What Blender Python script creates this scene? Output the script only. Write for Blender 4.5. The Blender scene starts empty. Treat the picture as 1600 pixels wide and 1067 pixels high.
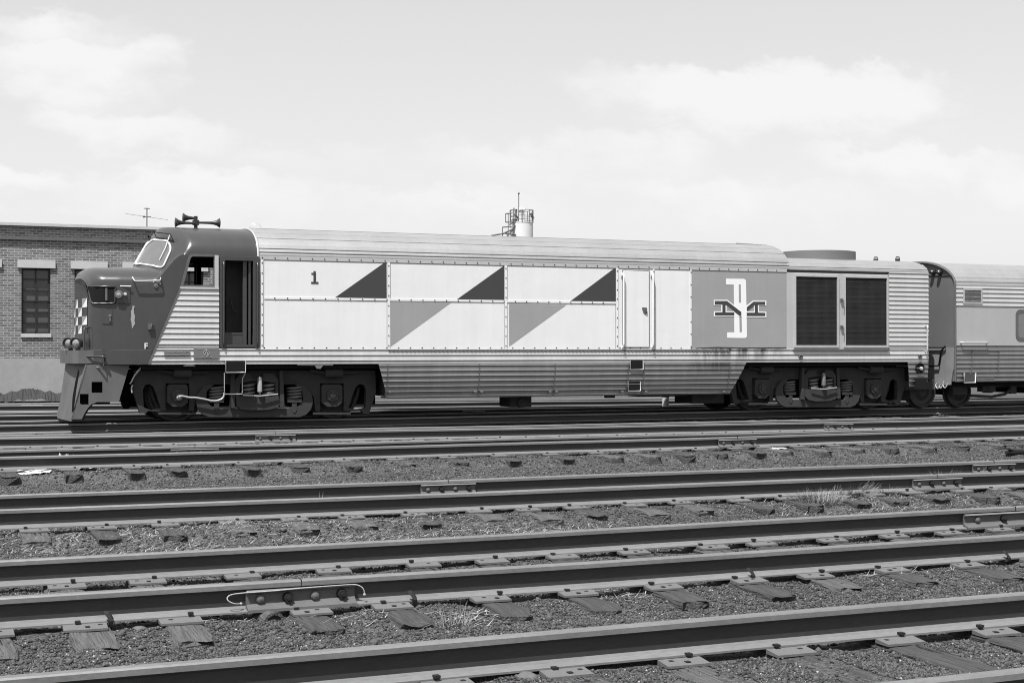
import bpy, bmesh, math, random
import numpy as np
from mathutils import Vector, Matrix
from mathutils.geometry import tessellate_polygon
random.seed(7); rng = np.random.default_rng(11)
D = bpy.data; S = bpy.context.scene; COL = S.collection
R = math.radians
# ------------------------------------------------------------------ camera
F_PX, YAW, PITCH, EYE = 2282.0, R(22.6), R(.35), 1.329      # railhead is z = 0, tracks run along X
cam_d = D.cameras.new('camera'); cam = D.objects.new('camera', cam_d); COL.objects.link(cam)
cam.location = (0, 0, EYE); cam.rotation_euler = (R(90) + PITCH, 0, -YAW)
cam_d.sensor_width = 36; cam_d.lens = 36 * F_PX / 1600; cam_d.clip_end = 9000; cam_d.clip_start = .1
S.camera = cam
S.render.engine = 'CYCLES'; S.cycles.filter_width = 1.05
def ray(px, py):
    t = (px - 800) / F_PX; s = -(py - 533.5) / F_PX
    fw = Vector((math.sin(YAW) * math.cos(PITCH), math.cos(YAW) * math.cos(PITCH), math.sin(PITCH)))
    up = Vector((-math.sin(YAW) * math.sin(PITCH), -math.cos(YAW) * math.sin(PITCH), math.cos(PITCH)))
    return fw + Vector((math.cos(YAW), -math.sin(YAW), 0)) * t + up * s
def at(px, py, Y):
    d = ray(px, py); return Vector((d.x / d.y * Y, Y, EYE + d.z / d.y * Y))
def X_(px, Y, py=500): return at(px, py, Y).x
def Z_(py, Y, px=800): return at(px, py, Y).z
# ------------------------------------------------------------------ sun, sky, exposure
SUN = Vector((-.33, -.32, .90)).normalized()
SKY = 0.1; SUNE = 4.6
sd = D.lights.new('sun', 'SUN'); sd.energy = SUNE; sd.angle = R(.5); sd.color = (1, 1, 1)
so = D.objects.new('sun', sd); COL.objects.link(so); so.rotation_euler = SUN.to_track_quat('Z', 'Y').to_euler(); so.location = (0, 0, 60)
w = D.worlds.new('World'); S.world = w; w.use_nodes = True
nt = w.node_tree; nt.nodes.clear(); N = nt.nodes.new; L = nt.links.new
def mth(nt, op, a, b=None, c=None, clamp=False):
    n = nt.nodes.new('ShaderNodeMath'); n.operation = op; n.use_clamp = clamp
    for i, v in enumerate((a, b, c)):
        if v is None: continue
        if isinstance(v, (int, float)): n.inputs[i].default_value = v
        else: nt.links.new(v, n.inputs[i])
    return n.outputs[0]
sky = N('ShaderNodeTexSky'); sky.sky_type = 'NISHITA'; sky.sun_disc = False
sky.sun_elevation = math.asin(SUN.z); sky.sun_rotation = math.atan2(SUN.x, SUN.y); sky.air_density = 1.0; sky.dust_density = 2.0
bw = N('ShaderNodeRGBToBW'); L(sky.outputs[0], bw.inputs[0])
skyv = mth(nt, 'POWER', mth(nt, 'MULTIPLY', bw.outputs[0], .125), .50)        # orthochromatic film: blue sky records pale
skyv = mth(nt, 'MULTIPLY', skyv, 7.4)
tc = N('ShaderNodeTexCoord'); sp = N('ShaderNodeSeparateXYZ'); L(tc.outputs['Generated'], sp.inputs[0])
ay = mth(nt, 'ADD', mth(nt, 'ABSOLUTE', sp.outputs[1]), .05)
U = mth(nt, 'DIVIDE', sp.outputs[0], ay); V = mth(nt, 'DIVIDE', sp.outputs[2], ay)
U0, V0 = U, V; cmb = N('ShaderNodeCombineXYZ'); L(U, cmb.inputs[0]); L(mth(nt, 'MULTIPLY', V, 1.9), cmb.inputs[1]); cmb.inputs[2].default_value = 3.1
nz = N('ShaderNodeTexNoise'); L(cmb.outputs[0], nz.inputs[0]); nz.inputs['Scale'].default_value = 9; nz.inputs['Detail'].default_value = 7; nz.inputs['Roughness'].default_value = .56
nz2 = N('ShaderNodeTexNoise'); L(cmb.outputs[0], nz2.inputs[0]); nz2.inputs['Scale'].default_value = 3; nz2.inputs['Detail'].default_value = 6
wz = N('ShaderNodeTexNoise'); L(cmb.outputs[0], wz.inputs[0]); wz.inputs['Scale'].default_value = 14; wz.inputs['Detail'].default_value = 8; wz.inputs['Roughness'].default_value = .6
wz2 = N('ShaderNodeTexNoise'); wm = N('ShaderNodeVectorMath'); wm.operation = 'ADD'; wm.inputs[1].default_value = (5, 3, 9); L(cmb.outputs[0], wm.inputs[0]); L(wm.outputs[0], wz2.inputs[0]); wz2.inputs['Scale'].default_value = 22; wz2.inputs['Detail'].default_value = 9; wz2.inputs['Roughness'].default_value = .62
Uw = mth(nt, 'ADD', U, mth(nt, 'MULTIPLY', mth(nt, 'SUBTRACT', wz.outputs[0], .5), .16)); Vw = mth(nt, 'ADD', V, mth(nt, 'MULTIPLY', mth(nt, 'SUBTRACT', wz2.outputs[0], .5), .060))
dens = None
for (x, y, rx, ry, wt) in ((1110, 160, 270, 55, 1), (1270, 150, 190, 62, 1), (1370, 262, 220, 42, .9), (1540, 285, 150, 50, .8), (120, 110, 140, 55, .9),
                       (60, 60, 120, 45, .7), (190, 205, 140, 38, .8), (470, 255, 150, 40, .5), (300, 300, 220, 42, .75), (760, 260, 200, 55, .55), (950, 240, 160, 50, .6),
                       (1100, 310, 230, 45, .75), (20, 285, 120, 28, .8), (640, 320, 300, 35, .6)):
    d = ray(x, y); u0 = d.x / d.y; v0 = d.z / d.y
    a = rx / 1500; b = ry / 1900
    du = mth(nt, 'DIVIDE', mth(nt, 'SUBTRACT', Uw, u0), a); dv = mth(nt, 'DIVIDE', mth(nt, 'SUBTRACT', Vw, v0), b)
    dv = mth(nt, 'MAXIMUM', mth(nt, 'MULTIPLY', dv, 1.5), mth(nt, 'MULTIPLY', dv, -.62))
    q = mth(nt, 'SUBTRACT', 1.0, mth(nt, 'SQRT', mth(nt, 'ADD', mth(nt, 'MULTIPLY', du, du), mth(nt, 'MULTIPLY', dv, dv))))
    q = mth(nt, 'MULTIPLY', mth(nt, 'POWER', mth(nt, 'MAXIMUM', q, 0), .6), wt)
    dens = q if dens is None else mth(nt, 'MAXIMUM', dens, q)
nn = mth(nt, 'MULTIPLY', mth(nt, 'SUBTRACT', nz.outputs[0], .5), 1.9)
mass = mth(nt, 'MULTIPLY', dens, mth(nt, 'ADD', nn, 1.0))
mr = N('ShaderNodeMapRange'); mr.interpolation_type = 'SMOOTHSTEP'; L(mass, mr.inputs[0]); mr.inputs[1].default_value = .22; mr.inputs[2].default_value = .80
thin = mth(nt, 'MULTIPLY', nz2.outputs[0], .10)
cl = mth(nt, 'ADD', mth(nt, 'MULTIPLY', mr.outputs[0], .85), thin, clamp=True)
mx = N('ShaderNodeMix'); mx.data_type = 'FLOAT'; L(cl, mx.inputs[0]); L(skyv, mx.inputs[2]); mx.inputs[3].default_value = 5.75
bg = N('ShaderNodeBackground'); L(mx.outputs[0], bg.inputs[0]); bg.inputs[1].default_value = SKY
out = N('ShaderNodeOutputWorld'); L(bg.outputs[0], out.inputs[0])
S.view_settings.view_transform = 'Standard'; S.view_settings.look = 'None'; S.view_settings.exposure = 0.70; S.view_settings.gamma = 1; S.view_settings.use_curve_mapping = False
# ------------------------------------------------------------------ materials
def mat(name, v, rough=.8, metal=0., spec=.4, n1=(3, .25), n2=(60, .25), bump=None, stretch=(1, 1, 1), coat=0, streak=None, stain=None):
    m = D.materials.new(name); m.use_nodes = True; t = m.node_tree; b = t.nodes['Principled BSDF']
    tc = t.nodes.new('ShaderNodeTexCoord'); mp = t.nodes.new('ShaderNodeMapping'); mp.inputs['Scale'].default_value = stretch
    t.links.new(tc.outputs['Object'], mp.inputs[0])
    f = None
    for sc, am in (n1, n2):
        if not am: continue
        n = t.nodes.new('ShaderNodeTexNoise'); n.inputs['Scale'].default_value = sc; n.inputs['Detail'].default_value = 6; n.inputs['Roughness'].default_value = .62
        t.links.new(mp.outputs[0], n.inputs[0])
        g = mth(t, 'MULTIPLY_ADD', mth(t, 'SUBTRACT', n.outputs[0], .5), am * 3.2, 1.0)
        f = g if f is None else mth(t, 'MULTIPLY', f, g)
    if streak:                                              # vertical rain streaks
        m2 = t.nodes.new('ShaderNodeMapping'); m2.inputs['Scale'].default_value = (streak[0], 1, .35); t.links.new(tc.outputs['Object'], m2.inputs[0])
        n = t.nodes.new('ShaderNodeTexNoise'); n.inputs['Scale'].default_value = 1; n.inputs['Detail'].default_value = 5; n.inputs['Roughness'].default_value = .7
        t.links.new(m2.outputs[0], n.inputs[0])
        f = mth(t, 'MULTIPLY', f, mth(t, 'MULTIPLY_ADD', mth(t, 'SUBTRACT', n.outputs[0], .5), streak[1] * 3, 1.0))
    if stain:                                               # oil that ran down the side in drips
        xa, xb, za, zb_, am = stain; sx_ = t.nodes.new('ShaderNodeSeparateXYZ'); t.links.new(tc.outputs['Object'], sx_.inputs[0])
        m3 = t.nodes.new('ShaderNodeMapping'); m3.inputs['Scale'].default_value = (5, 1, .8); t.links.new(tc.outputs['Object'], m3.inputs[0]); n = t.nodes.new('ShaderNodeTexNoise'); n.inputs['Scale'].default_value = 1.6; n.inputs['Detail'].default_value = 5; t.links.new(m3.outputs[0], n.inputs[0])
        def ramp(v_, a, b_):
            r_ = t.nodes.new('ShaderNodeMapRange'); r_.inputs[1].default_value = a; r_.inputs[2].default_value = b_; t.links.new(v_, r_.inputs[0]); return r_.outputs[0]
        k = mth(t, 'MULTIPLY', ramp(sx_.outputs[0], xa, xa + .15), ramp(sx_.outputs[0], xb, xb - .6)); k = mth(t, 'MULTIPLY', k, ramp(sx_.outputs[2], za - .1, zb_))
        k = mth(t, 'MULTIPLY', k, ramp(n.outputs[0], .36, .58)); f = mth(t, 'MULTIPLY', f, mth(t, 'SUBTRACT', 1.0, mth(t, 'MULTIPLY', mth(t, 'MINIMUM', mth(t, 'MULTIPLY', k, 1.8), 1.0), am)))
    f = mth(t, 'MAXIMUM', mth(t, 'MULTIPLY', f, v), .004) if f is not None else v
    if f is not v:
        f = mth(t, 'MINIMUM', f, .92); t.links.new(f, b.inputs['Base Color'])
    else: b.inputs['Base Color'].default_value = (v, v, v, 1)
    b.inputs['Roughness'].default_value = rough; b.inputs['Metallic'].default_value = metal; b.inputs['Specular IOR Level'].default_value = spec
    b.inputs['Coat Weight'].default_value = coat; b.inputs['Coat Roughness'].default_value = .12
    if bump:
        n = t.nodes.new('ShaderNodeTexNoise'); n.inputs['Scale'].default_value = bump[0]; n.inputs['Detail'].default_value = 5
        t.links.new(mp.outputs[0], n.inputs[0]); bu = t.nodes.new('ShaderNodeBump'); bu.inputs['Strength'].default_value = bump[1]; bu.inputs['Distance'].default_value = bump[2]
        t.links.new(n.outputs[0], bu.inputs['Height']); t.links.new(bu.outputs[0], b.inputs['Normal'])
    return m
M = dict(
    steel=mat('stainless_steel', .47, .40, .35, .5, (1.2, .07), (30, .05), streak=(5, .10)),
    steel_low=mat('stainless_steel_shaded', .215, .42, .7, .5, (1.5, .14), (30, .08), streak=(6, .16), stain=(3.25, 4.75, .86, 1.5, .9)),  # skirt steel: its down-facing shade is put into the colour, plus oil drips
    sill=mat('stainless_sill', .47, .40, .35, .5, (1.2, .10), (30, .08), streak=(7, .14), stain=(3.3, 5.8, 1.12, 1.6, .85)),
    roof=mat('stainless_roof', .335, .45, .5, .5, (.8, .12), (14, .08), streak=(2, .10)),
    white=mat('white_enamel', .64, .45, 0, .4, (1.2, .03), (40, .015), streak=(7, .055), bump=(1.6, .22, .03)),
    grey=mat('mid_grey_enamel', .265, .5, 0, .35, (1.5, .08), (60, .05), streak=(9, .05)),
    logo=mat('logo_white', .72, .45, n1=(2, .01), n2=(40, .01)),
    dark=mat('dark_enamel', .04, .5, 0, .4, (2, .05), (60, .05)),
    nose=mat('dark_nose_enamel', .043, .27, 0, .55, (1.6, .13), (30, .06), streak=(5, .10), bump=(9, .06, .01)),
    pilot=mat('grimy_pilot_paint', .10, .5, 0, .4, (2.2, .2), (40, .12), streak=(5, .12)),
    grime=mat('truck_grime', .034, .85, 0, .3, (4, .25), (50, .2)),
    black=mat('black_recess', .012, .9, 0, .1, (4, .1), (50, .1)),
    interior=mat('cab_interior', .055, .8, 0, .2, (4, .2), (30, .1)),
    wheel=mat('wheel_steel', .032, .55, .3, .4, (5, .2), (50, .2)),
    spring=mat('spring_steel', .12, .45, .3, .5, (8, .2), (40, .1)),
    bright=mat('bright_pipe', .40, .4, .3, .5, (8, .1), (40, .1)),
    chrome=mat('bright_trim', .75, .25, .7, .5, (8, .05), (40, .03)),
    glass=mat('cab_glass', .20, .06, .45, .8, (3, .15), (20, .05)),
    lens=mat('lamp_lens', .35, .1, .6, .8, (9, .2), (40, .1)),
    rail=mat('rusted_shaded_rail', .036, .62, .15, .4, (3, .12), (70, .22), stretch=(.25, 1, 1)),  # rusty web, colour darkened to deepen the shadow under the rail head
    foot=mat('dusty_rail_foot', .15, .75, 0, .3, (3, .14), (60, .2), stretch=(.3, 1, 1)),
    railtop=mat('rail_head', .17, .5, .3, .4, (3, .22), (60, .20), stretch=(.5, 1, 1)),
    plate=mat('dusty_tie_plate', .115, .75, 0, .3, (9, .22), (90, .25), bump=(80, .3, .004)),
    spike=mat('spike_rust', .014, .8, 0, .3, (20, .2), (90, .2)),
    bar=mat('joint_bar_steel', .10, .7, .1, .3, (6, .2), (90, .22)),
    coachgrey=mat('satin_grey_band', .40, .5, .3, .4, (1.5, .05), (60, .06), streak=(5, .05)),
    endgrey=mat('coach_end_grey', .13, .6, 0, .3, (2, .08), (60, .12)),
    apron=mat('worn_apron_grey', .22, .65, 0, .3, (3, .2), (40, .22), streak=(9, .15)),
    screen=mat('louver_black', .02, .7, .1, .3, (5, .1), (50, .1)),
    mesh=mat('screen_wire', .05, .6, .3, .3, (5, .1), (50, .1)),
    stone=mat('limestone', .42, .85, n1=(3, .1), n2=(30, .1)),
    conc=mat('old_concrete', .27, .9, n1=(.35, .2), n2=(6, .08), streak=(.9, .15)),
    pane=mat('factory_pane', .075, .25, .1, .5, (1.3, .3), (5, .1)),
    frame=mat('window_steel', .02, .6),
    tank=mat('tank_paint', .62, .55, n1=(.6, .06), n2=(5, .04)),
    cap=mat('white_paint', .85, .6), lattice=mat('tower_steel', .12, .7),
    paper=mat('litter_paper', .45, .8, n1=(6, .15), n2=(30, .1)),
    rock=mat('pale_rock', .10, .9, n1=(12, .25), n2=(60, .2), bump=(30, .6, .01)),
    horn=mat('horn_dark', .03, .45, .3, .5),
    weed=mat('weeds', .030, .9, n1=(8, .3), n2=(50, .3)),
    grass=mat('pale_grass', .19, .8, n1=(20, .4), n2=(90, .3)),
    straw=mat('dry_straw', .34, .85, n1=(20, .35), n2=(90, .3)),
    cinder=mat('cinder_stones', .072, .9, n1=(14, .32), n2=(120, .55)),
    pale=mat('pale_stones', .30, .9, n1=(14, .3), n2=(90, .4)),
)
def tie_mat(name, v):
    m = mat(name, v, .92, 0, .2, (2.4, .30), (9, .42), stretch=(9, .40, 9), bump=(6, 1.0, .035)); return m
M['tie'] = tie_mat('weathered_tie', .056); M['tie2'] = tie_mat('grey_weathered_tie', .085)
# ground
g = D.materials.new('cinder_ground'); g.use_nodes = True; t = g.node_tree; b = t.nodes['Principled BSDF']
tcg = t.nodes.new('ShaderNodeTexCoord')
def gn(sc, det=6, ro=.6):
    n = t.nodes.new('ShaderNodeTexNoise'); n.inputs['Scale'].default_value = sc; n.inputs['Detail'].default_value = det; n.inputs['Roughness'].default_value = ro; t.links.new(tcg.outputs['Object'], n.inputs[0]); return n.outputs[0]
vo = t.nodes.new('ShaderNodeTexVoronoi'); vo.inputs['Scale'].default_value = 55; t.links.new(tcg.outputs['Object'], vo.inputs[0])
f = mth(t, 'MULTIPLY_ADD', mth(t, 'SUBTRACT', gn(.45), .5), 1.0, 1.0)
f = mth(t, 'MULTIPLY', f, mth(t, 'MULTIPLY_ADD', mth(t, 'SUBTRACT', gn(7, 8, .7), .5), 1.5, 1.0))
f = mth(t, 'MULTIPLY', f, mth(t, 'MULTIPLY_ADD', mth(t, 'SUBTRACT', gn(45, 6, .75), .5), 2.6, 1.0))
wn = t.nodes.new('ShaderNodeRGBToBW'); t.links.new(vo.outputs['Color'], wn.inputs[0])
f = mth(t, 'MULTIPLY', f, mth(t, 'MULTIPLY_ADD', wn.outputs[0], 1.0, .5))
sp_ = mth(t, 'MULTIPLY', mth(t, 'GREATER_THAN', gn(60, 3, .5), .68), .12)
f = mth(t, 'MAXIMUM', mth(t, 'ADD', mth(t, 'MULTIPLY', f, .070), sp_), .008)
t.links.new(f, b.inputs['Base Color']); b.inputs['Roughness'].default_value = .95; b.inputs['Specular IOR Level'].default_value = .15
bu = t.nodes.new('ShaderNodeBump'); bu.inputs['Strength'].default_value = .9; bu.inputs['Distance'].default_value = .012
t.links.new(mth(t, 'ADD', mth(t, 'MULTIPLY', vo.outputs['Distance'], -1.0), gn(30, 6, .7)), bu.inputs['Height']); t.links.new(bu.outputs[0], b.inputs['Normal'])
M['ground'] = g
# brick
g = D.materials.new('red_brick'); g.use_nodes = True; t = g.node_tree; b = t.nodes['Principled BSDF']
tcg = t.nodes.new('ShaderNodeTexCoord'); sx = t.nodes.new('ShaderNodeSeparateXYZ'); t.links.new(tcg.outputs['Object'], sx.inputs[0])
cx = t.nodes.new('ShaderNodeCombineXYZ'); t.links.new(mth(t, 'ADD', sx.outputs[0], sx.outputs[1]), cx.inputs[0]); t.links.new(sx.outputs[2], cx.inputs[1])
br = t.nodes.new('ShaderNodeTexBrick'); t.links.new(cx.outputs[0], br.inputs[0])
for k, v in (('Color1', .085), ('Color2', .17), ('Mortar', .30)): br.inputs[k].default_value = (v, v, v, 1)
br.inputs['Scale'].default_value = 1; br.inputs['Brick Width'].default_value = .215; br.inputs['Row Height'].default_value = .078; br.inputs['Mortar Size'].default_value = .010; br.inputs['Mortar Smooth'].default_value = .2; br.inputs['Bias'].default_value = -.1
nb = t.nodes.new('ShaderNodeTexNoise'); nb.inputs['Scale'].default_value = .5; nb.inputs['Detail'].default_value = 8; t.links.new(tcg.outputs['Object'], nb.inputs[0])
bb = t.nodes.new('ShaderNodeRGBToBW'); t.links.new(br.outputs[0], bb.inputs[0])
t.links.new(mth(t, 'MULTIPLY', bb.outputs[0], mth(t, 'MULTIPLY_ADD', nb.outputs[0], .9, .55)), b.inputs['Base Color']); b.inputs['Roughness'].default_value = .9
M['brick'] = g
# ------------------------------------------------------------------ builders
WL = {}
def tag(o, label=None, cat=None, group=None, kind=None):
    for k, v in (('label', label), ('category', cat), ('group', group), ('kind', kind)):
        if v: o[k] = v
    return o
def thing(name, loc, label, cat, group=None):
    o = D.objects.new(name, None); o.empty_display_size = .2; COL.objects.link(o); o.location = loc; WL[o] = Vector(loc)
    return tag(o, label, cat, group)
class MB:
    def __init__(s): s.v = []; s.f = []; s.sm = []; s.mi = []; s.cur = 0
    def add(s, vs, fs, smooth=False):
        n = len(s.v); s.v += [tuple(p) for p in vs]
        for q in fs: s.f.append([i + n for i in q]); s.sm.append(smooth); s.mi.append(s.cur)
    def box(s, x0, x1, y0, y1, z0, z1):
        s.add([(x, y, z) for z in (z0, z1) for y in (y0, y1) for x in (x0, x1)], [(0, 2, 3, 1), (4, 5, 7, 6), (0, 1, 5, 4), (2, 6, 7, 3), (0, 4, 6, 2), (1, 3, 7, 5)]); return s
    def plate(s, loops, y0, th):
        """loops of (x, z) in the XZ plane, first outer then holes; from y0 back by th"""
        n = sum(len(l) for l in loops); pts = [p for l in loops for p in l]
        tris = tessellate_polygon([[Vector((p[0], p[1], 0)) for p in l] for l in loops])
        vs = [(p[0], y0, p[1]) for p in pts] + [(p[0], y0 + th, p[1]) for p in pts]
        fs = []
        for a, b_, c in tris:
            A, B, C_ = pts[a], pts[b_], pts[c]
            ar = (B[0] - A[0]) * (C_[1] - A[1]) - (C_[0] - A[0]) * (B[1] - A[1])
            tri = (a, b_, c) if ar > 0 else (a, c, b_)
            fs.append(tri); fs.append(tuple(i + n for i in reversed(tri)))
        k = 0
        for li, l in enumerate(loops):
            m = len(l); ar = sum(l[i][0] * l[(i + 1) % m][1] - l[(i + 1) % m][0] * l[i][1] for i in range(m))
            ccw = (ar > 0) == (li == 0)
            for i in range(m):
                a, b_ = k + i, k + (i + 1) % m
                fs.append((a, a + n, b_ + n, b_) if ccw else (a, b_, b_ + n, a + n))
            k += m
        s.add(vs, fs); return s
    def tube(s, pts, r, n=8, caps=True, closed=False):
        pts = [Vector(p) for p in pts]; rs = r if isinstance(r, (list, tuple)) else [r] * len(pts); m = len(pts); vs = []; fs = []; prev = None
        for i, p in enumerate(pts):
            if closed: d = pts[(i + 1) % m] - pts[i - 1]
            else: d = pts[min(i + 1, m - 1)] - pts[max(i - 1, 0)]
            d = d.normalized() if d.length > 1e-9 else Vector((1, 0, 0))
            if prev is None:
                a = Vector((0, 0, 1)) if abs(d.z) < .9 else Vector((1, 0, 0)); u = d.cross(a).normalized()
            else: u = (prev - d * prev.dot(d)); u = u.normalized() if u.length > 1e-6 else d.orthogonal().normalized()
            prev = u; v = d.cross(u)
            for k in range(n):
                a = 2 * math.pi * k / n; vs.append(p + (u * math.cos(a) + v * math.sin(a)) * rs[i])
        for i in range(m if closed else m - 1):
            for k in range(n):
                a, b_ = i * n + k, i * n + (k + 1) % n; c, d_ = ((i + 1) % m) * n + k, ((i + 1) % m) * n + (k + 1) % n; fs.append((a, b_, d_, c))
        s.add(vs, fs, True)
        if caps and not closed: s.add(vs[:n], [tuple(reversed(range(n)))]); s.add(vs[-n:], [tuple(range(n))])
        return s
    def lathe(s, c, axis, prof, n=24, soft=False):
        """prof: list of (distance along axis, radius)"""
        c = Vector(c); ax = Vector(axis).normalized()
        if not soft:
            for i in range(len(prof) - 1):
                (d0, r0), (d1, r1) = prof[i], prof[i + 1]; sg = 1 if d1 >= d0 else -1
                s.tube([c + ax * d0, c + ax * (d1 + (1e-5 if d1 == d0 else 0))], [max(r0, 1e-4), max(r1, 1e-4)], n, caps=False)
            pts = [c + ax * prof[0][0], c + ax * (prof[0][0] + 1e-4)]; s.tube(pts, [prof[0][1], prof[0][1]], n); d_, r_ = prof[-1]; s.tube([c + ax * (d_ - 1e-4), c + ax * d_], [max(r_, 1e-4)] * 2, n)
            return s
        return s.tube([c + ax * (d + 1e-6 * i) for i, (d, r) in enumerate(prof)], [max(r, 1e-4) for d, r in prof], n)
    def grid(s, rows, smooth=True, flip=False):
        nr, nc = len(rows), len(rows[0]); vs = [p for r_ in rows for p in r_]; fs = []
        for i in range(nr - 1):
            for j in range(nc - 1):
                q = (i * nc + j, i * nc + j + 1, (i + 1) * nc + j + 1, (i + 1) * nc + j); fs.append(tuple(reversed(q)) if flip else q)
        s.add(vs, fs, smooth); return s
    def ball(s, c, r, n=10):
        rows = [[(c[0] + r * math.sin(a) * math.cos(b_), c[1] + r * math.sin(a) * math.sin(b_), c[2] + r * math.cos(a)) for b_ in [2 * math.pi * k / n for k in range(n + 1)]] for a in [math.pi * i / (n // 2) for i in range(n // 2 + 1)]]
        return s.grid(rows, True, True)
    def mesh(s, name, ms, off=Vector((0, 0, 0))):
        me = D.meshes.new(name); me.from_pydata([(p[0] - off[0], p[1] - off[1], p[2] - off[2]) for p in s.v], [], s.f)
        for m in (ms if isinstance(ms, (list, tuple)) else [ms]): me.materials.append(m)
        me.polygons.foreach_set('use_smooth', s.sm); me.polygons.foreach_set('material_index', s.mi); me.update(); return me
    def build(s, name, ms, parent=None, loc=None, bevel=0, label=None):
        """vertices in world coordinates; loc gives the object's own origin"""
        base = WL.get(parent, Vector((0, 0, 0))) if parent else Vector((0, 0, 0)); loc = Vector(loc) if loc is not None else base
        o = D.objects.new(name, s.mesh(name, ms, loc)); COL.objects.link(o); o.parent = parent; o.location = loc - base; WL[o] = loc
        if bevel:
            mo = o.modifiers.new('bevel', 'BEVEL'); mo.width = bevel; mo.segments = 2; mo.limit_method = 'ANGLE'; mo.angle_limit = R(40)
        if label: o['label'] = label
        return o
def struct(o, kind='structure'): o['kind'] = kind; return o
def rrect(x0, z0, x1, z1, r, n=4):
    P = []
    for cx_, cz_, a0 in ((x1 - r, z0 + r, -90), (x1 - r, z1 - r, 0), (x0 + r, z1 - r, 90), (x0 + r, z0 + r, 180)):
        for k in range(n + 1): a = R(a0 + 90 * k / n); P.append((cx_ + r * math.cos(a), cz_ + r * math.sin(a)))
    return P
def circ(x, z, r, n=20): return [(x + r * math.cos(2 * math.pi * k / n), z + r * math.sin(2 * math.pi * k / n)) for k in range(n)]
def P2(pts, Y): return [(at(x, y, Y).x, at(x, y, Y).z) for x, y in pts]
def text_mesh(s, size, x, y, z, m, parent, name='lettering', depth=.002, align='CENTER', shear=0, font_sx=1):
    c = D.curves.new(name, 'FONT'); c.body = s; c.size = size; c.align_x = align; c.align_y = 'CENTER'; c.extrude = depth; c.offset = size * .012
    o = D.objects.new(name, c); COL.objects.link(o); dg = bpy.context.evaluated_depsgraph_get(); me = D.meshes.new_from_object(o.evaluated_get(dg)); D.objects.remove(o)
    me.transform(Matrix.Translation((x, y, z)) @ Matrix.Rotation(R(90), 4, 'X') @ Matrix.Diagonal((font_sx, 1, 1, 1)))
    base = WL.get(parent, Vector((0, 0, 0))); me.transform(Matrix.Translation(-base)); me.materials.clear(); me.materials.append(m)
    ob = D.objects.new(name, me); COL.objects.link(ob); ob.parent = parent; WL[ob] = base; ob.location = (0, 0, 0)
    if parent in WL: pass
    return ob
# ================================================================== GROUND
def vnoise(x, y, sc, seed):
    r_ = np.random.default_rng(seed).random((256, 256)); xs = x * sc; ys = y * sc; xi = np.floor(xs).astype(int); yi = np.floor(ys).astype(int); fx = xs - xi; fy = ys - yi
    fx = fx * fx * (3 - 2 * fx); fy = fy * fy * (3 - 2 * fy); g_ = lambda a, b_: r_[a % 256, b_ % 256]
    return (g_(xi, yi) * (1 - fx) + g_(xi + 1, yi) * fx) * (1 - fy) + (g_(xi, yi + 1) * (1 - fx) + g_(xi + 1, yi + 1) * fx) * fy - .5
BEDS = (5.6, 9.12, 13.5, 20.0, 23.2, 28.55, 32.75, 39.0)
def sstep(a, b_, x): t_ = np.clip((x - a) / (b_ - a), 0, 1); return t_ * t_ * (3 - 2 * t_)
def ground_z(x, y):
    base = np.interp(y, [0, 7.4, 11.3, 16.8, 25, 45, 60, 4000], [-.225, -.225, -.265, -.310, -.27, -.25, -.28, -.3])
    bed = np.full_like(y, -9.)
    for c in BEDS:
        k = 1 - sstep(1.12, 1.42, np.abs(y - c)); bed = np.maximum(bed, k)
    z = base * (1 - bed) + (-.203) * bed
    near = np.exp(-np.maximum(y - 30, 0) / 15)
    z = z + near * (vnoise(x, y, .7, 1) * .03 + vnoise(x, y, 2.7, 2) * .022 + vnoise(x, y, 6, 3) * .022 + vnoise(x, y, 14, 4) * .014)
    return z
def axis(lo, hi, st, far): 
    a = list(np.arange(lo, hi, st)); k = st; p = hi
    while p < far: a.append(p); k *= 1.5; p += k
    a.append(far); k = st; p = lo - st; pre = []
    while p > -far: pre.append(p); k *= 1.5; p -= k
    pre.append(-far); return np.array(sorted(pre + a))
xs = axis(-1.2, 24, .055, 4000); ys = axis(4.0, 29, .05, 4000)
GX, GY = np.meshgrid(xs, ys); GZ = ground_z(GX, GY)
me = D.meshes.new('ground'); nv = GX.size; me.vertices.add(nv); me.vertices.foreach_set('co', np.stack([GX, GY, GZ], -1).astype(np.float32).ravel())
nr, nc = GX.shape; idx = np.arange(nv).reshape(nr, nc); q = np.stack([idx[:-1, :-1], idx[:-1, 1:], idx[1:, 1:], idx[1:, :-1]], -1).reshape(-1, 4)
me.loops.add(q.size); me.loops.foreach_set('vertex_index', q.ravel()); me.polygons.add(len(q)); me.polygons.foreach_set('loop_start', np.arange(0, q.size, 4)); me.update(calc_edges=True)
me.polygons.foreach_set('use_smooth', np.ones(len(q), bool))
me.materials.append(M['ground']); o = D.objects.new('ground', me); COL.objects.link(o); struct(o)
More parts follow.
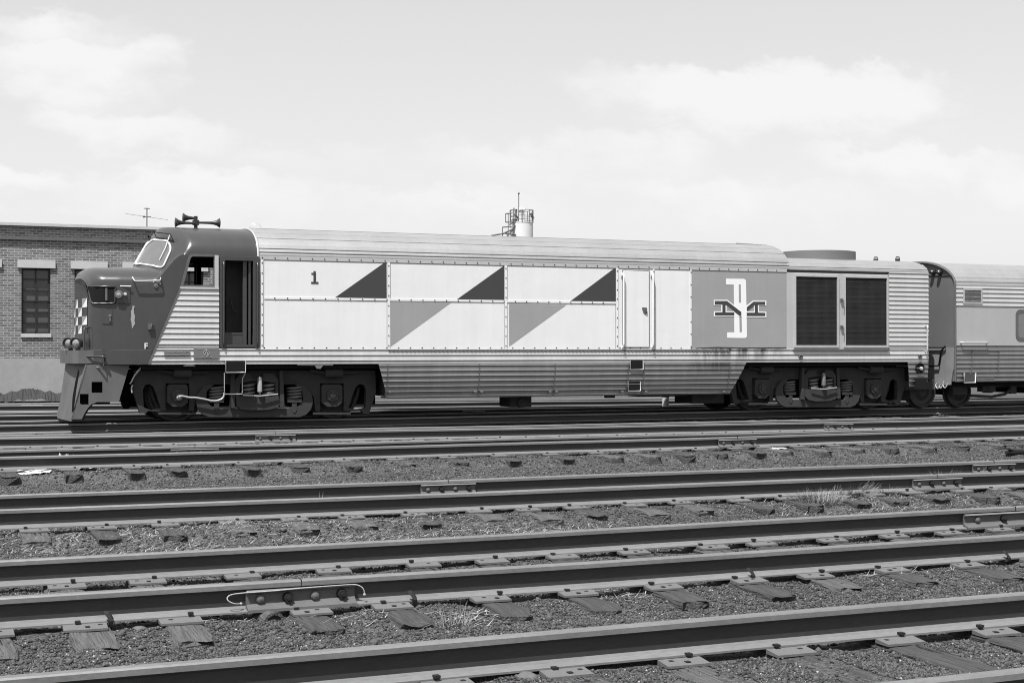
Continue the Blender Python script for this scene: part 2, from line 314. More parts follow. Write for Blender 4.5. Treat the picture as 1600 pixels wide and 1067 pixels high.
# ================================================================== TRACKS
RP = [(0, 0), (.026, -.001), (.034, -.009), (.035, -.034), (.026, -.040), (.009, -.050), (.008, -.132), (.018, -.146), (.072, -.155), (.072, -.165)]
RPROF = [(a, b_) for a, b_ in RP] + [(-a, b_) for a, b_ in reversed(RP[1:])]
def gpt(px, py, z=0):
    d = ray(px, py); k = (z - EYE) / d.z; return Vector((d.x * k, d.y * k, z))
class Line:
    def __init__(s, y0, y1, off=.035):
        a, b_ = gpt(0, y0), gpt(1600, y1); s.m = (b_.y - a.y) / (b_.x - a.x); s.c = a.y - s.m * a.x - off
    def Y(s, x): return s.c + s.m * x
    def X(s, px):
        d = ray(px, 700); return s.c * d.x / (d.y - s.m * d.x)
def parallel(l, d):
    n = Line.__new__(Line); n.m = l.m; n.c = l.c + d; return n
def make_rail(par, ln, x0, x1, label=None, mats=None):
    mb = MB(); segs = np.linspace(x0, x1, 24); n = len(RPROF); rows = []
    ph = random.random() * 9
    for x in segs: 
        dz = .004 * math.sin(x * .9 + ph); dy = .004 * math.sin(x * .5 + ph * 2)
        rows.append([(x, ln.Y(x) + dy + a, b_ + dz) for a, b_ in RPROF])
    for k in range(n):
        k2 = (k + 1) % n; mb.cur = 1 if (k in (0, 1, 2, n - 1, n - 2, n - 3)) else 2 if k in (6, 7, 8, n - 7, n - 8, n - 9) else 0
        mb.grid([[r_[k], r_[k2]] for r_ in rows], k in (1, n - 2, 4, 5, 6), True)
    mb.cur = 0; mb.add(rows[0], [tuple(range(n))]); mb.add(rows[-1], [tuple(reversed(range(n)))])
    return mb.build('rail', [M['rail'], M['railtop'], M['foot']], par, label=label)
def tie_mesh(seed, m):
    r_ = random.Random(seed); mb = MB(); rows = []
    nl, top = 26, -.183; w2 = .11 + r_.uniform(-.01, .012)
    P = [(-w2, top - .15), (-w2, top - .012), (-w2 + .012, top), (-w2 * .5, top), (0, top), (w2 * .5, top), (w2 - .012, top), (w2, top - .012), (w2, top - .15)]
    for i in range(nl):
        y = -1.3 + 2.6 * i / (nl - 1); e = (1 if i in (0, nl - 1) else 0)
        near_end = i in (1, nl - 2)
        rows.append([(x * (1 - (.10 if e else 0)) + r_.uniform(-.007, .007), y + (r_.uniform(-.035, .035) if e else 0), z + r_.uniform(-.008, .001) - (r_.uniform(.006, .022) if e and z > top - .02 else r_.uniform(0, .010) if near_end and z > top - .02 else 0)) for x, z in P])
    mb.grid(rows, False); mb.add(rows[0], [tuple(reversed(range(len(P))))]); mb.add(rows[-1], [tuple(range(len(P)))])
    mb.cur = 1                                              # open splits along the grain
    for _ in range(r_.randint(14, 26)):
        xx = r_.uniform(-.085, .085); ya = r_.choice((-1, 1, -1)) * r_.uniform(.2, 1.1); l_ = r_.uniform(.12, .5); wd = r_.uniform(.001, .005); pts = [(xx + r_.uniform(-.006, .006), ya + l_ * k / 5) for k in range(6)]
        pts = [p_ for p_ in pts if abs(p_[1]) < 1.24]
        if len(pts) > 2: mb.grid([[(x - wd * math.sin((k + .4) / len(pts) * 3.1), y, top + .0012), (x + wd * math.sin((k + .4) / len(pts) * 3.1), y, top + .0012)] for k, (x, y) in enumerate(pts)], False, True)
    return mb.mesh('tie', [m, M['black']])
TIES = [tie_mesh(i, M['tie'] if i % 3 else M['tie2']) for i in range(9)]
def plate_mesh():
    mb = MB(); 
    for y0_, y1_, z0_, z1_ in ((-.19, -.078, -.172, -.1615), (-.078, .078, -.1665, -.1665), (.078, .17, -.1615, -.172)):
        mb.add([(-.115, y0_, z0_), (.115, y0_, z0_), (.115, y1_, z1_), (-.115, y1_, z1_), (-.115, y0_, -.184), (.115, y0_, -.184), (.115, y1_, -.184), (-.115, y1_, -.184)], [(0, 1, 2, 3), (4, 7, 6, 5), (0, 4, 5, 1), (1, 5, 6, 2), (2, 6, 7, 3), (3, 7, 4, 0)]); return mb.mesh('tie_plate', M['plate'])
PLATE = plate_mesh()
def spike_mesh(h, s):
    mb = MB(); a_, b_ = sorted((s * .076, s * .094)); mb.box(-.008, .008, a_, b_ - .006 if s > 0 else b_, -.18, -.158 + h); a_, b_ = sorted((s * .062, s * .096)); mb.box(-.014, .014, a_, b_, -.161 + h, -.149 + h)
    return mb.mesh('spike', M['spike'])
SPN = [spike_mesh(.0, -1), spike_mesh(.004, -1), spike_mesh(.002, 1)]
HOLE = MB().box(-.012, .012, -.014, .014, -.172, -.1625).mesh('spike', M['spike'])
def link(name, me, par, loc, rz=0):
    o = D.objects.new(name, me); COL.objects.link(o); o.parent = par; o.location = loc; o.rotation_euler = (0, 0, rz); return o
TIE_BOX = []
def make_track(label, near, far, tx, detail, x0=-9, x1=60, rails=True, rlabels=(None, None), group=None, tieoff=0):
    xm = 8; tr = thing('railway_track', (xm, (near.Y(xm) + far.Y(xm)) / 2, -.165), label, 'railway track', group)
    rn = make_rail(tr, near, x0, x1, rlabels[0]); rf = make_rail(tr, far, x0, x1, rlabels[1])
    base = WL[tr]
    for i, x in enumerate(tx):
        yc = (near.Y(x) + far.Y(x)) / 2 + random.uniform(-.06, .06) + tieoff; rz = random.uniform(-.035, .035)
        ti = link('tie', TIES[random.randrange(9)], tr, Vector((x, yc, random.uniform(-.004, .003))) - base, rz); TIE_BOX.append((x, yc, rz))
        if not detail: continue
        for ln in (near, far):
            py = ln.Y(x) - yc
            if detail == 1 and ln is far: continue
            pl = link('tie_plate', PLATE, ti, (py * -math.sin(rz) + random.uniform(-.01, .01), py, .001), random.uniform(-.03, .03))
            if detail < 3:
                link('spike', SPN[random.randrange(2)], ti, (random.choice((-.05, .05)), py, 0)); continue
            s1 = random.choice((-1, 1))
            link('spike', SPN[random.randrange(2)], ti, (s1 * .055, py, random.uniform(0, .01))); link('spike', SPN[2], ti, (-s1 * .055, py, 0))
            link('spike', HOLE, ti, (-s1 * .06, py - .11, 0)); link('spike', HOLE, ti, (s1 * .01, py - .15, 0)) if random.random() < .6 else None
    return tr
def joint_bar(tr, ln, pa, pb, bolts=4, label=None, big=1):
    xa, xb = ln.X(pa), ln.X(pb); m = ln.m; mb = MB(); y = lambda x: ln.Y(x)
    prof = [(-.030, -.042), (-.050, -.045), (-.055, -.051), (-.036, -.060), (-.030, -.070), (-.030, -.112), (-.044, -.128), (-.086, -.146), (-.088, -.163), (-.02, -.150), (-.012, -.052)]
    rows = [[(x, y(x) + a, b_) for a, b_ in prof] for x in (xa, xb)]; n = len(prof)
    for k in range(n): mb.cur = 1 if k in (0, 1) else 0; mb.grid([[r_[k], r_[(k + 1) % n]] for r_ in rows], False)
    mb.cur = 0
    mb.add(rows[0], [tuple(reversed(range(n)))]); mb.add(rows[1], [tuple(range(n))])
    o = mb.build('joint_bar', [M['bar'], M['foot']], tr, label=label)
    for i in range(bolts):
        x = xa + (xb - xa) * (i + .5) / bolts * 1.0; yb = y(x) - .030; b_ = MB()
        if i % 2 == 0: b_.lathe((x, yb, -.095), (0, -1, 0), [(0, .024 * big), (.010, .024 * big), (.022, .017 * big), (.027, .004)], 14)
        else:
            b_.lathe((x, yb, -.095), (0, -1, 0), [(0, .028 * big), (.006, .028 * big)], 14); b_.lathe((x, yb - .006, -.095), (0, -1, .0), [(0, .024 * big), (.028, .024 * big)], 6); b_.lathe((x, yb - .034, -.095), (0, -1, 0), [(0, .012), (.018, .012)], 10)
        b_.build('bolt', M['spike'] if i % 2 else M['bar'], o)
    b_ = MB(); xm = (xa + xb) / 2; b_.box(xm - .002, xm + .002, y(xm) - .037, y(xm) + .036, -.04, .0025); b_.build('rail_gap', M['black'], o)
    return o
def anchor(tr, ln, px):
    x = ln.X(px); mb = MB(); y = ln.Y(x)
    pts = [(x - .03, y + .02, -.175), (x - .01, y - .06, -.178), (x + .0, y - .092, -.172), (x + .004, y - .098, -.150), (x - .008, y - .088, -.128), (x - .022, y - .078, -.112)]
    rows = [[(p[0] - .012, p[1], p[2]), (p[0] + .010, p[1] - .004, p[2] + (.0)), (p[0] + .014, p[1] + .018, p[2] + .014), (p[0] - .010, p[1] + .018, p[2] + .014), (p[0] - .012, p[1], p[2])] for p in pts]
    mb.grid(rows, False); mb.add(rows[-1][:4], [(0, 1, 2, 3)]); mb.build('rail_anchor', M['spike'], tr, bevel=.002)
rA = Line(1053.5, 923); rZ = parallel(rA, -1.495); rB = Line(874.5, 789); rC = Line(931.7, 833); rD = Line(773, 717); rE = Line(795.5, 735.2)
rN = Line(713.6, 669); rM = Line(703.2, 665.2); rF = Line(683, 653); rF2 = Line(679.6, 648.8); rT = Line(663.5, 633.0); rT2 = parallel(rT, 1.505)
def tiex(ln, pxs, lo=None, hi=None, sp=.53):
    X = [ln.X(p) for p in pxs]
    while lo is not None and X[0] > lo: X.insert(0, X[0] - sp * random.uniform(.92, 1.08))
    while hi is not None and X[-1] < hi: X.append(X[-1] + sp * random.uniform(.92, 1.08))
    return X
def regular(a, b_, sp):
    X = [a]
    while X[-1] < b_: X.append(X[-1] + sp * random.uniform(.9, 1.1))
    return X
TG = 'parallel railway tracks across the yard'
t1 = make_track('nearest railway track with one full rail across the bottom of the photo', rZ, rA, tiex(rA, [520, 696, 876, 1046, 1212, 1376, 1525], -.6, 8), 3, -6, 40, group=TG)
t2 = make_track('second railway track from the bottom, its front rail joined by a wired bolted bar', rC, rB, tiex(rC, [138, 283, 466, 611, 766, 891, 1018, 1145, 1267, 1365, 1486, 1590], -.8, 12), 3, -6, 40, group=TG)
t3 = make_track('railway track just behind the grass tufts with two close rails and three joints', rE, rD, tiex(rE, [50, 152, 260, 356, 454, 538, 637, 738, 812, 895, 975, 1057, 1147, 1220, 1293], -.8, 17), 3, -6, 44, group=TG)
t4 = make_track('railway track with tie ends jutting from the gravel bank beyond the grassy strip', rN, rM, tiex(rN, [8, 112, 200, 265, 374, 449, 528, 610, 693, 772, 858, 926, 982, 1032, 1088, 1143, 1185, 1240, 1296, 1340, 1400, 1450, 1503, 1543], -1, 24), 2, -6, 50, group=TG)
t5 = make_track('dark railway track with two merging rails right in front of the train', rF, rF2, regular(-1.2, 26, .52), 1, -8, 52, group=TG)
t6 = make_track('railway track in shadow that the locomotive and coach stand on', rT, rT2, regular(-1.5, 44, .54), 0, -8, 70, group=TG)
lf = Line(648.2, 627.2); lg = Line(633.2, 620)
t7 = make_track('railway track just behind the train, glimpsed under its skirt', lf, parallel(lf, 1.505), regular(-1.5, 40, .6), 0, -8, 70, group=TG)
t8 = make_track('farthest railway track, close to the brick building', lg, parallel(lg, 1.505), regular(-1.5, 36, .7), 0, -8, 70, group=TG)
jC = joint_bar(t2, rC, 383, 552, big=1.15); joint_bar(t3, rD, 656, 741); joint_bar(t3, rE, 1423, 1499); joint_bar(t3, rD, 1517, 1583)
joint_bar(t2, rB, 1502, 1660, big=1.1); joint_bar(t4, rN, 1121, 1180); joint_bar(t5, rF, 398, 461); joint_bar(t5, rF, 1286, 1331); joint_bar(t4, rM, 266, 341)
joint_bar(t8, parallel(lg, 1.505), 33, 66); joint_bar(t7, lf, 722, 757)
for p in (170, 640, 1165, 1562): anchor(t2, rC, p)
# bond wire over the joint
x0, x1 = rC.X(352), rC.X(564); yy = rC.Y(x0)
pts = []
for u, dy, z in ((.10, -.050, -.112), (.05, -.075, -.105), (.01, -.07, -.09), (.0, -.060, -.072), (.03, -.056, -.056), (.12, -.058, -.050), (.3, -.060, -.049), (.55, -.058, -.044), (.8, -.056, -.042), (.93, -.054, -.044), (.98, -.058, -.058), (1.0, -.062, -.08), (1.005, -.060, -.105)):
    x = x0 + (x1 - x0) * u; pts.append((x, rC.Y(x) + dy, z))
def smoothpts(P, k=6):
    P = [Vector(p) for p in P]; o_ = []
    for i in range(len(P) - 1):
        p0, p1, p2, p3 = P[max(i - 1, 0)], P[i], P[i + 1], P[min(i + 2, len(P) - 1)]
        for j in range(k):
            u = j / k; o_.append(.5 * ((2 * p1) + (p2 - p0) * u + (2 * p0 - 5 * p1 + 4 * p2 - p3) * u * u + (3 * p1 - p0 - 3 * p2 + p3) * u ** 3))
    o_.append(P[-1]); return o_
mb = MB(); mb.tube(smoothpts(pts), .0036, 6); mb.ball(pts[-1], .009); mb.ball(pts[0], .009); mb.build('bond_wire', M['pale'], jC)
# ------------------------------------------------------------------ loose stones, straw
def scatter(name, n, material, size, yr, dens_pow, mask=None, flat=.7, lift=.3):
    k = int(n * 1.6); y = yr[0] * (yr[1] / yr[0]) ** (rng.random(k) ** dens_pow); u = rng.uniform(-.12, .95, k); x = u * y
    ok = np.ones(k, bool)
    for ln in (rA, rZ, rB, rC, rD, rE, rN, rM, rF, rF2): ok &= np.abs(y - (ln.c + ln.m * x)) > .085
    tb = np.array([t_ for t_ in TIE_BOX if t_[1] < 24]); keep = ok.copy()
    for (tx, ty, rz) in tb:
        dy = y - ty; ins = (np.abs(x - tx + rz * dy) < .12) & (np.abs(dy) < 1.31)
        keep &= ~(ins & (rng.random(k) > .05))
    if mask is not None: keep &= mask(x, y)
    x, y = x[keep][:n], y[keep][:n]; k = len(x); s = size[0] + (size[1] - size[0]) * rng.random(k) ** 2.2; s *= 1 + np.maximum(y - 9, 0) * .04
    z = ground_z(x, y) + s * lift
    octa = np.array([(1, 0, 0), (0, 1, 0), (-1, 0, 0), (0, -1, 0), (0, 0, 1), (0, 0, -1)], float)
    v = octa[None] * (s[:, None, None] * rng.uniform(.65, 1.3, (k, 6, 1))) ; v[:, :, 2] *= flat
    th = rng.uniform(0, 6.28, k); c, s_ = np.cos(th)[:, None], np.sin(th)[:, None]
    til = rng.uniform(-.6, .6, k)[:, None]; vz = v[:, :, 2] * np.cos(til) + v[:, :, 0] * np.sin(til); vx = v[:, :, 0] * np.cos(til) - v[:, :, 2] * np.sin(til)
    X = vx * c - v[:, :, 1] * s_; Y = vx * s_ + v[:, :, 1] * c
    co = np.stack([X + x[:, None], Y + y[:, None], vz + z[:, None]], -1).astype(np.float32)
    fa = np.array([(0, 1, 4), (1, 2, 4), (2, 3, 4), (3, 0, 4), (1, 0, 5), (2, 1, 5), (3, 2, 5), (0, 3, 5)]); fi = (fa[None] + 6 * np.arange(k)[:, None, None]).reshape(-1, 3)
    me = D.meshes.new(name); me.vertices.add(k * 6); me.vertices.foreach_set('co', co.ravel()); me.loops.add(fi.size); me.loops.foreach_set('vertex_index', fi.ravel())
    me.polygons.add(len(fi)); me.polygons.foreach_set('loop_start', np.arange(0, fi.size, 3)); me.update(calc_edges=True); me.materials.append(material)
    o = D.objects.new(name, me); COL.objects.link(o); o['kind'] = 'stuff'; return o
scatter('cinder_gravel', 215000, M['cinder'], (.0035, .013), (4.6, 22), 1.2)
scatter('dark_gravel', 90000, M['grime'], (.005, .016), (4.6, 22), 1.2)
scatter('mid_gravel', 80000, M['plate'], (.003, .009), (4.6, 22), 1.2)
scatter('coarse_gravel', 2600, M['cinder'], (.010, .030), (4.6, 20), 1.2)
scatter('pale_gravel', 14000, M['pale'], (.003, .010), (4.6, 22), 1.1)
def blades(name, specs, material, kind=None, label=None, cat=None, group=None, loc=None):
    """specs: (x, y, z, length, width, azimuth, lean, curl)"""
    mb = MB()
    for (x, y, z, l, wd, az, le, cu) in specs:
        dx, dy = math.cos(az), math.sin(az); px_, py_ = -dy * wd, dx * wd; rows = []
        cx_, cy_, cz_ = x, y, z; a = le
        for k in range(4):
            ww = (1 - k / 3.2); rows.append([(cx_ - px_ * ww, cy_ - py_ * ww, cz_), (cx_ + px_ * ww, cy_ + py_ * ww, cz_ + wd * .3)])
            st = l / 3; cx_ += dx * math.sin(a) * st; cy_ += dy * math.sin(a) * st; cz_ += math.cos(a) * st; a += cu
        mb.grid(rows, True)
    o = mb.build(name, material, loc=loc)
    return tag(o, label, cat, group, kind)
sp_ = []
cl_pts = [(gpt(px, py, -.27), rr, n) for px, py, rr, n in ((60, 850, .9, 300), (180, 850, 1.0, 420), (300, 835, .8, 360), (420, 850, .9, 420), (520, 830, .8, 300), (620, 835, .7, 240), (430, 815, .5, 200),
   (760, 850, .9, 160), (850, 835, .7, 240), (960, 830, .6, 140), (1240, 795, .9, 320), (1420, 790, .6, 260), (1530, 770, .6, 120), (330, 985, .25, 50), (540, 985, .25, 60), (720, 985, .25, 90), (860, 935, .35, 200), (930, 945, .3, 120), (560, 950, .25, 90),
   (1300, 905, .5, 140), (1410, 905, .4, 180), (60, 985, .4, 90), (420, 975, .3, 60), (220, 975, .3, 130), (300, 885, .3, 80), (120, 745, .6, 200), (480, 730, .5, 60), (840, 700, .5, 60), (1330, 700, .6, 60), (380, 805, .3, 90), (1340, 900, .4, 60))]
for c, rr, n in cl_pts:
    for _ in range(n):
        a = random.uniform(0, 6.28); r_ = rr * math.sqrt(random.random()); x, y = c.x + r_ * math.cos(a) * 1.3, c.y + r_ * math.sin(a) * .8
        z = float(ground_z(np.array([x]), np.array([y]))[0]) + .008
        sp_.append((x, y, z, random.uniform(.03, .10), random.uniform(.0015, .003), random.uniform(0, 6.28), random.uniform(1.1, 1.6), random.uniform(-.15, .15)))
blades('dry_straw_scatter', sp_, M['straw'], kind='stuff')
def tuft(px, py, rad, h, n, label, m='grass', wd=1.0):
    c = gpt(px, py, -.27); z0 = float(ground_z(np.array([c.x]), np.array([c.y]))[0]); s_ = []
    for _ in range(n):
        a = random.uniform(0, 6.28); r_ = rad * math.sqrt(random.random())
        s_.append((c.x + r_ * math.cos(a), c.y + r_ * math.sin(a) * .6, z0 - .01, h * 1.25 * random.uniform(.5, 1.1), wd * random.uniform(.0022, .0045), a + random.uniform(-.6, .6), random.uniform(.05, .75), random.uniform(.05, .45)))
    blades('grass_tuft', s_, M[m], label=label, cat='grass tuft', group='grass tufts between the tracks', loc=(c.x, c.y, z0))
tuft(1280, 796, .26, .16, 260, 'low wide pale grass tuft, leftmost of the clump nearest the third rail')
tuft(1330, 787, .22, .17, 240, 'pale grass tuft in the middle of the clump, right of the low wide one')
tuft(1365, 779, .16, .17, 170, 'tallest grass tuft, leaning over the rail behind it')
tuft(1387, 785, .12, .13, 90, 'small grass tuft on the right edge of the clump beside a curved board')
tuft(1470, 776, .17, .20, 210, 'bushy grass tuft in front of the bolted joint bar on the right')
tuft(1037, 795, .17, .15, 150, 'lone grass tuft beside a tie end near the middle')
tuft(500, 806, .06, .13, 18, 'few thin stalks at the rail left of centre')
tuft(705, 995, .11, .13, 60, 'sparse dry stalks in the gravel in front of the wired rail', 'grass', .6)
tuft(1531, 760, .04, .16, 16, 'thin upright weed beside the rail at far right')
tuft(425, 895, .18, .09, 90, 'low dark weeds between the rails above the wired joint', 'weed')
tuft(36, 972, .16, .10, 60, 'short stubble against the rail at lower left', 'straw')
tuft(662, 645.5, .14, .18, 120, 'round dark weed growing behind the train, left of centre', 'weed')
# litter, rock, boards
def scrap(px, py, w_, d_, label, seed, cat='litter', hgt=.05, m='paper'):
    r_ = random.Random(seed); c = gpt(px, py, -.25); z0 = float(ground_z(np.array([c.x]), np.array([c.y]))[0]); rows = []; n = 7
    for i in range(n):
        rows.append([(c.x + (j / (n - 1) - .5) * w_ * (1 - .35 * abs(i / (n - 1) - .5)) + r_.uniform(-.03, .03) * w_, c.y + (i / (n - 1) - .5) * d_ + r_.uniform(-.06, .06) * d_, z0 + .012 + hgt * (r_.random() ** 1.5)) for j in range(n)])
    mb = MB().grid(rows, False, True); o = mb.build('paper_scrap', M[m], loc=(c.x, c.y, z0)); mo = o.modifiers.new('t', 'SOLIDIFY'); mo.thickness = .003
    tag(o, label, cat, 'litter beside the tracks')
scrap(52, 744, .42, .55, 'flat white paper sheet lying at far left by the second tie end', 3, hgt=.03); scrap(100, 733, .30, .4, 'crumpled pale rag piled against the tie end at left', 4, hgt=.16)
scrap(133, 738, .28, .35, 'torn light paper just right of the crumpled rag', 8, hgt=.08); scrap(1175, 672.5, .35, .5, 'white paper scrap between the rails behind the bolted joint', 5, hgt=.07); scrap(1215, 707, .28, .16, 'thin white paper strip at the foot of a tie end', 6, hgt=.02)
scrap(44, 678.5, .30, .5, 'small white scrap between the rails at far left', 9, hgt=.05); scrap(1130, 853, .18, .15, 'white crumbled lump between the rails of the second track', 10, hgt=.05)
def rock(px, py, s, label, seed, z=-.23, m='rock', cat='rock'):
    r_ = random.Random(seed); c = gpt(px, py, z); mb = MB(); rows = []; n = 12
    for i in range(8):
        a = math.pi * i / 7; rows.append([])
        for k in range(n): b_ = 2 * math.pi * k / n; q_ = 1 + .16 * math.sin(3 * b_ + seed + 2 * a) + r_.uniform(-.05, .05); rows[-1].append((c.x + s[0] * q_ * math.sin(a) * math.cos(b_), c.y + s[1] * q_ * math.sin(a) * math.sin(b_), c.z + s[2] * (math.cos(a) + .5)))
        rows[-1].append(rows[-1][0])
    mb.grid(rows, True, True); tag(mb.build('rock', M[m], loc=tuple(c)), label, cat, 'loose rocks in the ballast')
rock(822, 1064, (.055, .05, .030), 'rounded stone against the tie plate at the bottom edge', 2, z=-.20); rock(217, 988, (.045, .05, .025), 'angular stone lying right of the first tie end in the second track', 5); rock(161, 1003, (.035, .03, .018), 'small pale half-buried stone in front of the first tie end', 6, m='pale')
# round can beside tie
c = gpt(432, 977, -.23); mb = MB(); mb.lathe((c.x - .05, c.y + .2, -.215), (.2, -1, -.03), [(0, .055), (.02, .065), (.17, .065), (.19, .068), (.20, .068), (.20, .05), (.18, .048)], 20)
tag(mb.build('metal_can', M['tie2'], loc=(c.x, c.y, -.25)), 'short round metal can lying against the split tie end', 'can')
c = gpt(366, 967, -.22); mb = MB(); mb.lathe((c.x, c.y, -.225), (0, 0, 1), [(0, .05), (.012, .055), (.018, .055), (.018, .045), (.008, .043)], 20); tag(mb.build('round_lid', M['bar'], loc=(c.x, c.y, -.22)), 'small round lid lying in the gravel left of the wired joint', 'lid')
# curved board
a, b_ = gpt(1385, 775, -.24), gpt(1450, 760, -.24); mb = MB(); rows = []
for i in range(9):
    u = i / 8; p = a.lerp(b_, u); z = p.z + .03 + .03 * math.sin(u * 3.1); rows.append([(p.x, p.y - .05, z), (p.x, p.y + .05, z + .01), (p.x + .01, p.y + .05, z - .04), (p.x, p.y - .05, z - .04), (p.x, p.y - .05, z)])
mb.grid(rows, False); tag(mb.build('curved_board', M['tie'], loc=tuple(a)), 'dark curved board lying between the grass clump and the bushy tuft', 'board')
# old iron hook/spanner on the bank, right edge
mb = MB(); a = gpt(1572, 711, -.28); b2 = gpt(1640, 707, -.28); mb.tube([a + Vector((0, 0, .04)), a.lerp(b2, .25) + Vector((0, 0, .03)), b2 + Vector((0, 0, .05))], [.03, .035, .05], 8); mb.tube([a + Vector((.02, -.02, .1)), a.lerp(b2, .15) + Vector((0, 0, .06)), a.lerp(b2, .4) + Vector((0, 0, .04))], [.02, .03, .04], 8); mb.tube([a + Vector((.02, .02, .0)), a.lerp(b2, .2) + Vector((0, 0, .02))], [.02, .03], 8)
tag(mb.build('iron_fitting', M['spike'], loc=tuple(a)), 'forked rusty iron fitting lying on the gravel at the right edge', 'iron fitting')
c = at(1040, 633, 31.2); mb = MB(); mb.lathe((c.x, c.y, -.2), (0, 0, 1), [(0, .26), (.06, .2), (.12, .09), (.16, .085), (.40, .085), (.42, .10), (.47, .10)], 14); mb.box(c.x - .3, c.x + .32, c.y - .15, c.y + .15, -.25, -.17)
tag(mb.build('ground_post', M['stone'], loc=(c.x, c.y, -.2)), 'short pale post on a base seen under the locomotive skirt', 'post')
# ================================================================== BRICK BUILDING
YB = 48.0
bx0, bx1 = -14.0, X_(700, YB); ztop = Z_(352, YB, 0); zcb = Z_(560, YB, 0)
bd = thing('brick_building', ((bx0 + bx1) / 2, YB, -.28), 'long low brick factory building with tall paned windows behind the train nose', 'building')
wins = [(30, 83), (113, 166), (198, 251)]; w_ = [(at(a, 418, YB).x + .1, at(b_, 418, YB).x - .12) for a, b_ in wins]
pitch_w = w_[1][0] - w_[0][0]; wx = [w_[0][0] + pitch_w * k for k in range(-5, 8)]; ww = X_(79, YB, 470) - X_(33.5, YB, 470)
wx = [X_(33.5, YB, 470) + pitch_w * k for k in range(-5, 8)]
wz0, wz1 = Z_(521, YB, 56), Z_(419, YB, 56)
outer = [(bx0, zcb), (bx1, zcb), (bx1, ztop), (bx0, ztop)]
holes = [[(x, wz0), (x + ww, wz0), (x + ww, wz1), (x, wz1)] for x in wx if x + ww < bx1 - .5]
mb = MB().plate([outer] + holes, YB, .35); mb.box(bx0, bx0 + .35, YB + .35, YB + 14, zcb, ztop); mb.box(bx1 - .35, bx1, YB + .35, YB + 14, zcb, ztop); mb.build('wall', M['brick'], bd)
MB().box(bx0, bx1, YB - .06, YB + .36, -.9, zcb - .002).build('foundation', M['conc'], bd)
MB().box(bx0 + .36, bx1 - .36, YB + .36, YB + 13.6, ztop - .5, ztop - .3).build('roof', M['frame'], bd)
cp = MB().box(bx0 - .05, bx1 + .05, YB - .12, YB + .45, ztop, ztop + .09); cp.build('coping', M['stone'], bd)
zc = Z_(370, YB, 0); MB().box(bx0, bx1, YB - .09, YB - .002, zc - .08, zc + .03).build('string_course', M['bar'], bd)
for x, h_ in [(x, h_) for x, h_ in zip(wx, holes)]:
    f_ = MB().plate([[(x, wz0), (x + ww, wz0), (x + ww, wz1), (x, wz1)], [(x + .06, wz0 + .05), (x + ww - .06, wz0 + .05), (x + ww - .06, wz1 - .06), (x + .06, wz1 - .06)]], YB + .10, .06)
    xm = x + ww / 2; f_.box(xm - .018, xm + .018, YB + .10, YB + .15, wz0, wz1)
    for k in range(1, 6): zz = wz0 + (wz1 - wz0) * k / 6; f_.box(x, x + ww, YB + .098 - (.02 if k == 3 else 0), YB + .148, zz - (.02 if k == 3 else .012), zz + .012)
    wo = f_.build('window', M['frame'], bd); MB().box(x + .02, x + ww - .02, YB + .16, YB + .18, wz0, wz1).build('pane', M['pane'], wo)
    MB().box(x - .12, x + ww + .14, YB - .07, YB + .12, wz1 + .002, wz1 + .24).build('lintel', M['stone'], bd); MB().box(x - .02, x + ww + .02, YB - .05, YB + .12, wz0 - .12, wz0 - .002).build('sill', M['stone'], bd)
# aerial on the roof
p = at(229.5, 356, YB + 2); zt_ = at(229.5, 325, YB + 2).z; an = MB(); an.tube([(p.x, p.y, ztop - .4), (p.x, p.y, zt_)], .02, 6)
for z_, l_ in ((zt_ - .02, .1), (zt_ - .30, .14)): an.tube([(p.x - l_, p.y, z_), (p.x + l_, p.y, z_)], .016, 6)
an.ball((p.x - .1, p.y, zt_ - .30), .04); an.tube([(p.x - .7, p.y, zt_ - .22), (p.x, p.y, zt_ - .30), (p.x + .7, p.y, zt_ - .38)], .006, 4)
tag(an.build('roof_aerial', M['lattice'], loc=(p.x, p.y, ztop)), 'thin aerial mast with crossbars standing on the brick building roof', 'aerial')
# weeds bank at the wall foot
r_ = random.Random(5); mb = MB(); rows = []; nx = 520
for j in range(6):
    rows.append([]); 
    for i in range(nx):
        x = -10 + 18 * i / (nx - 1); hh = (.10 + .24 * max(0, 1 - abs(x - 3.4) / 2.6) + .05 * math.sin(x * 2.1)) * (1 - abs(j - 2.5) / 2.6)
        rows[-1].append((x, YB - 1.6 + j * .28, -.27 + max(hh, -.02) + r_.uniform(0, .05) + .12 * float(vnoise(np.array([x]), np.array([j * .4]), 6, 9)[0] + .5)))
mb.grid(rows, False); tag(mb.build('weed_bank', M['weed']), kind='stuff')
# ================================================================== TANK TOWER
YT = 200.0
p = at(815, 372, YT); tw = thing('tank_tower', (p.x, YT, -.3), 'slim pale cylindrical tank tower with caged top platforms rising beyond the locomotive roof', 'tower')
sc_ = at(816, 372, YT).x - at(815, 372, YT).x; zz = lambda y: Z_(y, YT, 815)
MB().lathe((p.x, YT, -.3), (0, 0, 1), [(0, 16.5 * sc_), (zz(349) + .3, 16.5 * sc_), (zz(348.6) + .3, 17 * sc_), (zz(347.6) + .3, 17 * sc_)], 32).build('tank', M['tank'], tw)
MB().lathe((p.x, YT, zz(348)), (0, 0, 1), [(0, 4.2 * sc_), (zz(329) - zz(348), 4.2 * sc_)], 16).build('vent_stack', M['tank'], tw)
MB().lathe((p.x, YT, zz(329)), (0, 0, 1), [(0, 6 * sc_), (.1, 6 * sc_), (zz(323) - zz(329), .05)], 16).build('vent_cap', M['cap'], tw)
rl = MB()
for z_ in (344, 338, 329): rl.tube([(p.x + 17 * sc_ * math.cos(a), YT + 17 * sc_ * math.sin(a), zz(z_)) for a in [6.283 * k / 20 for k in range(20)]], .05, 5, closed=True)
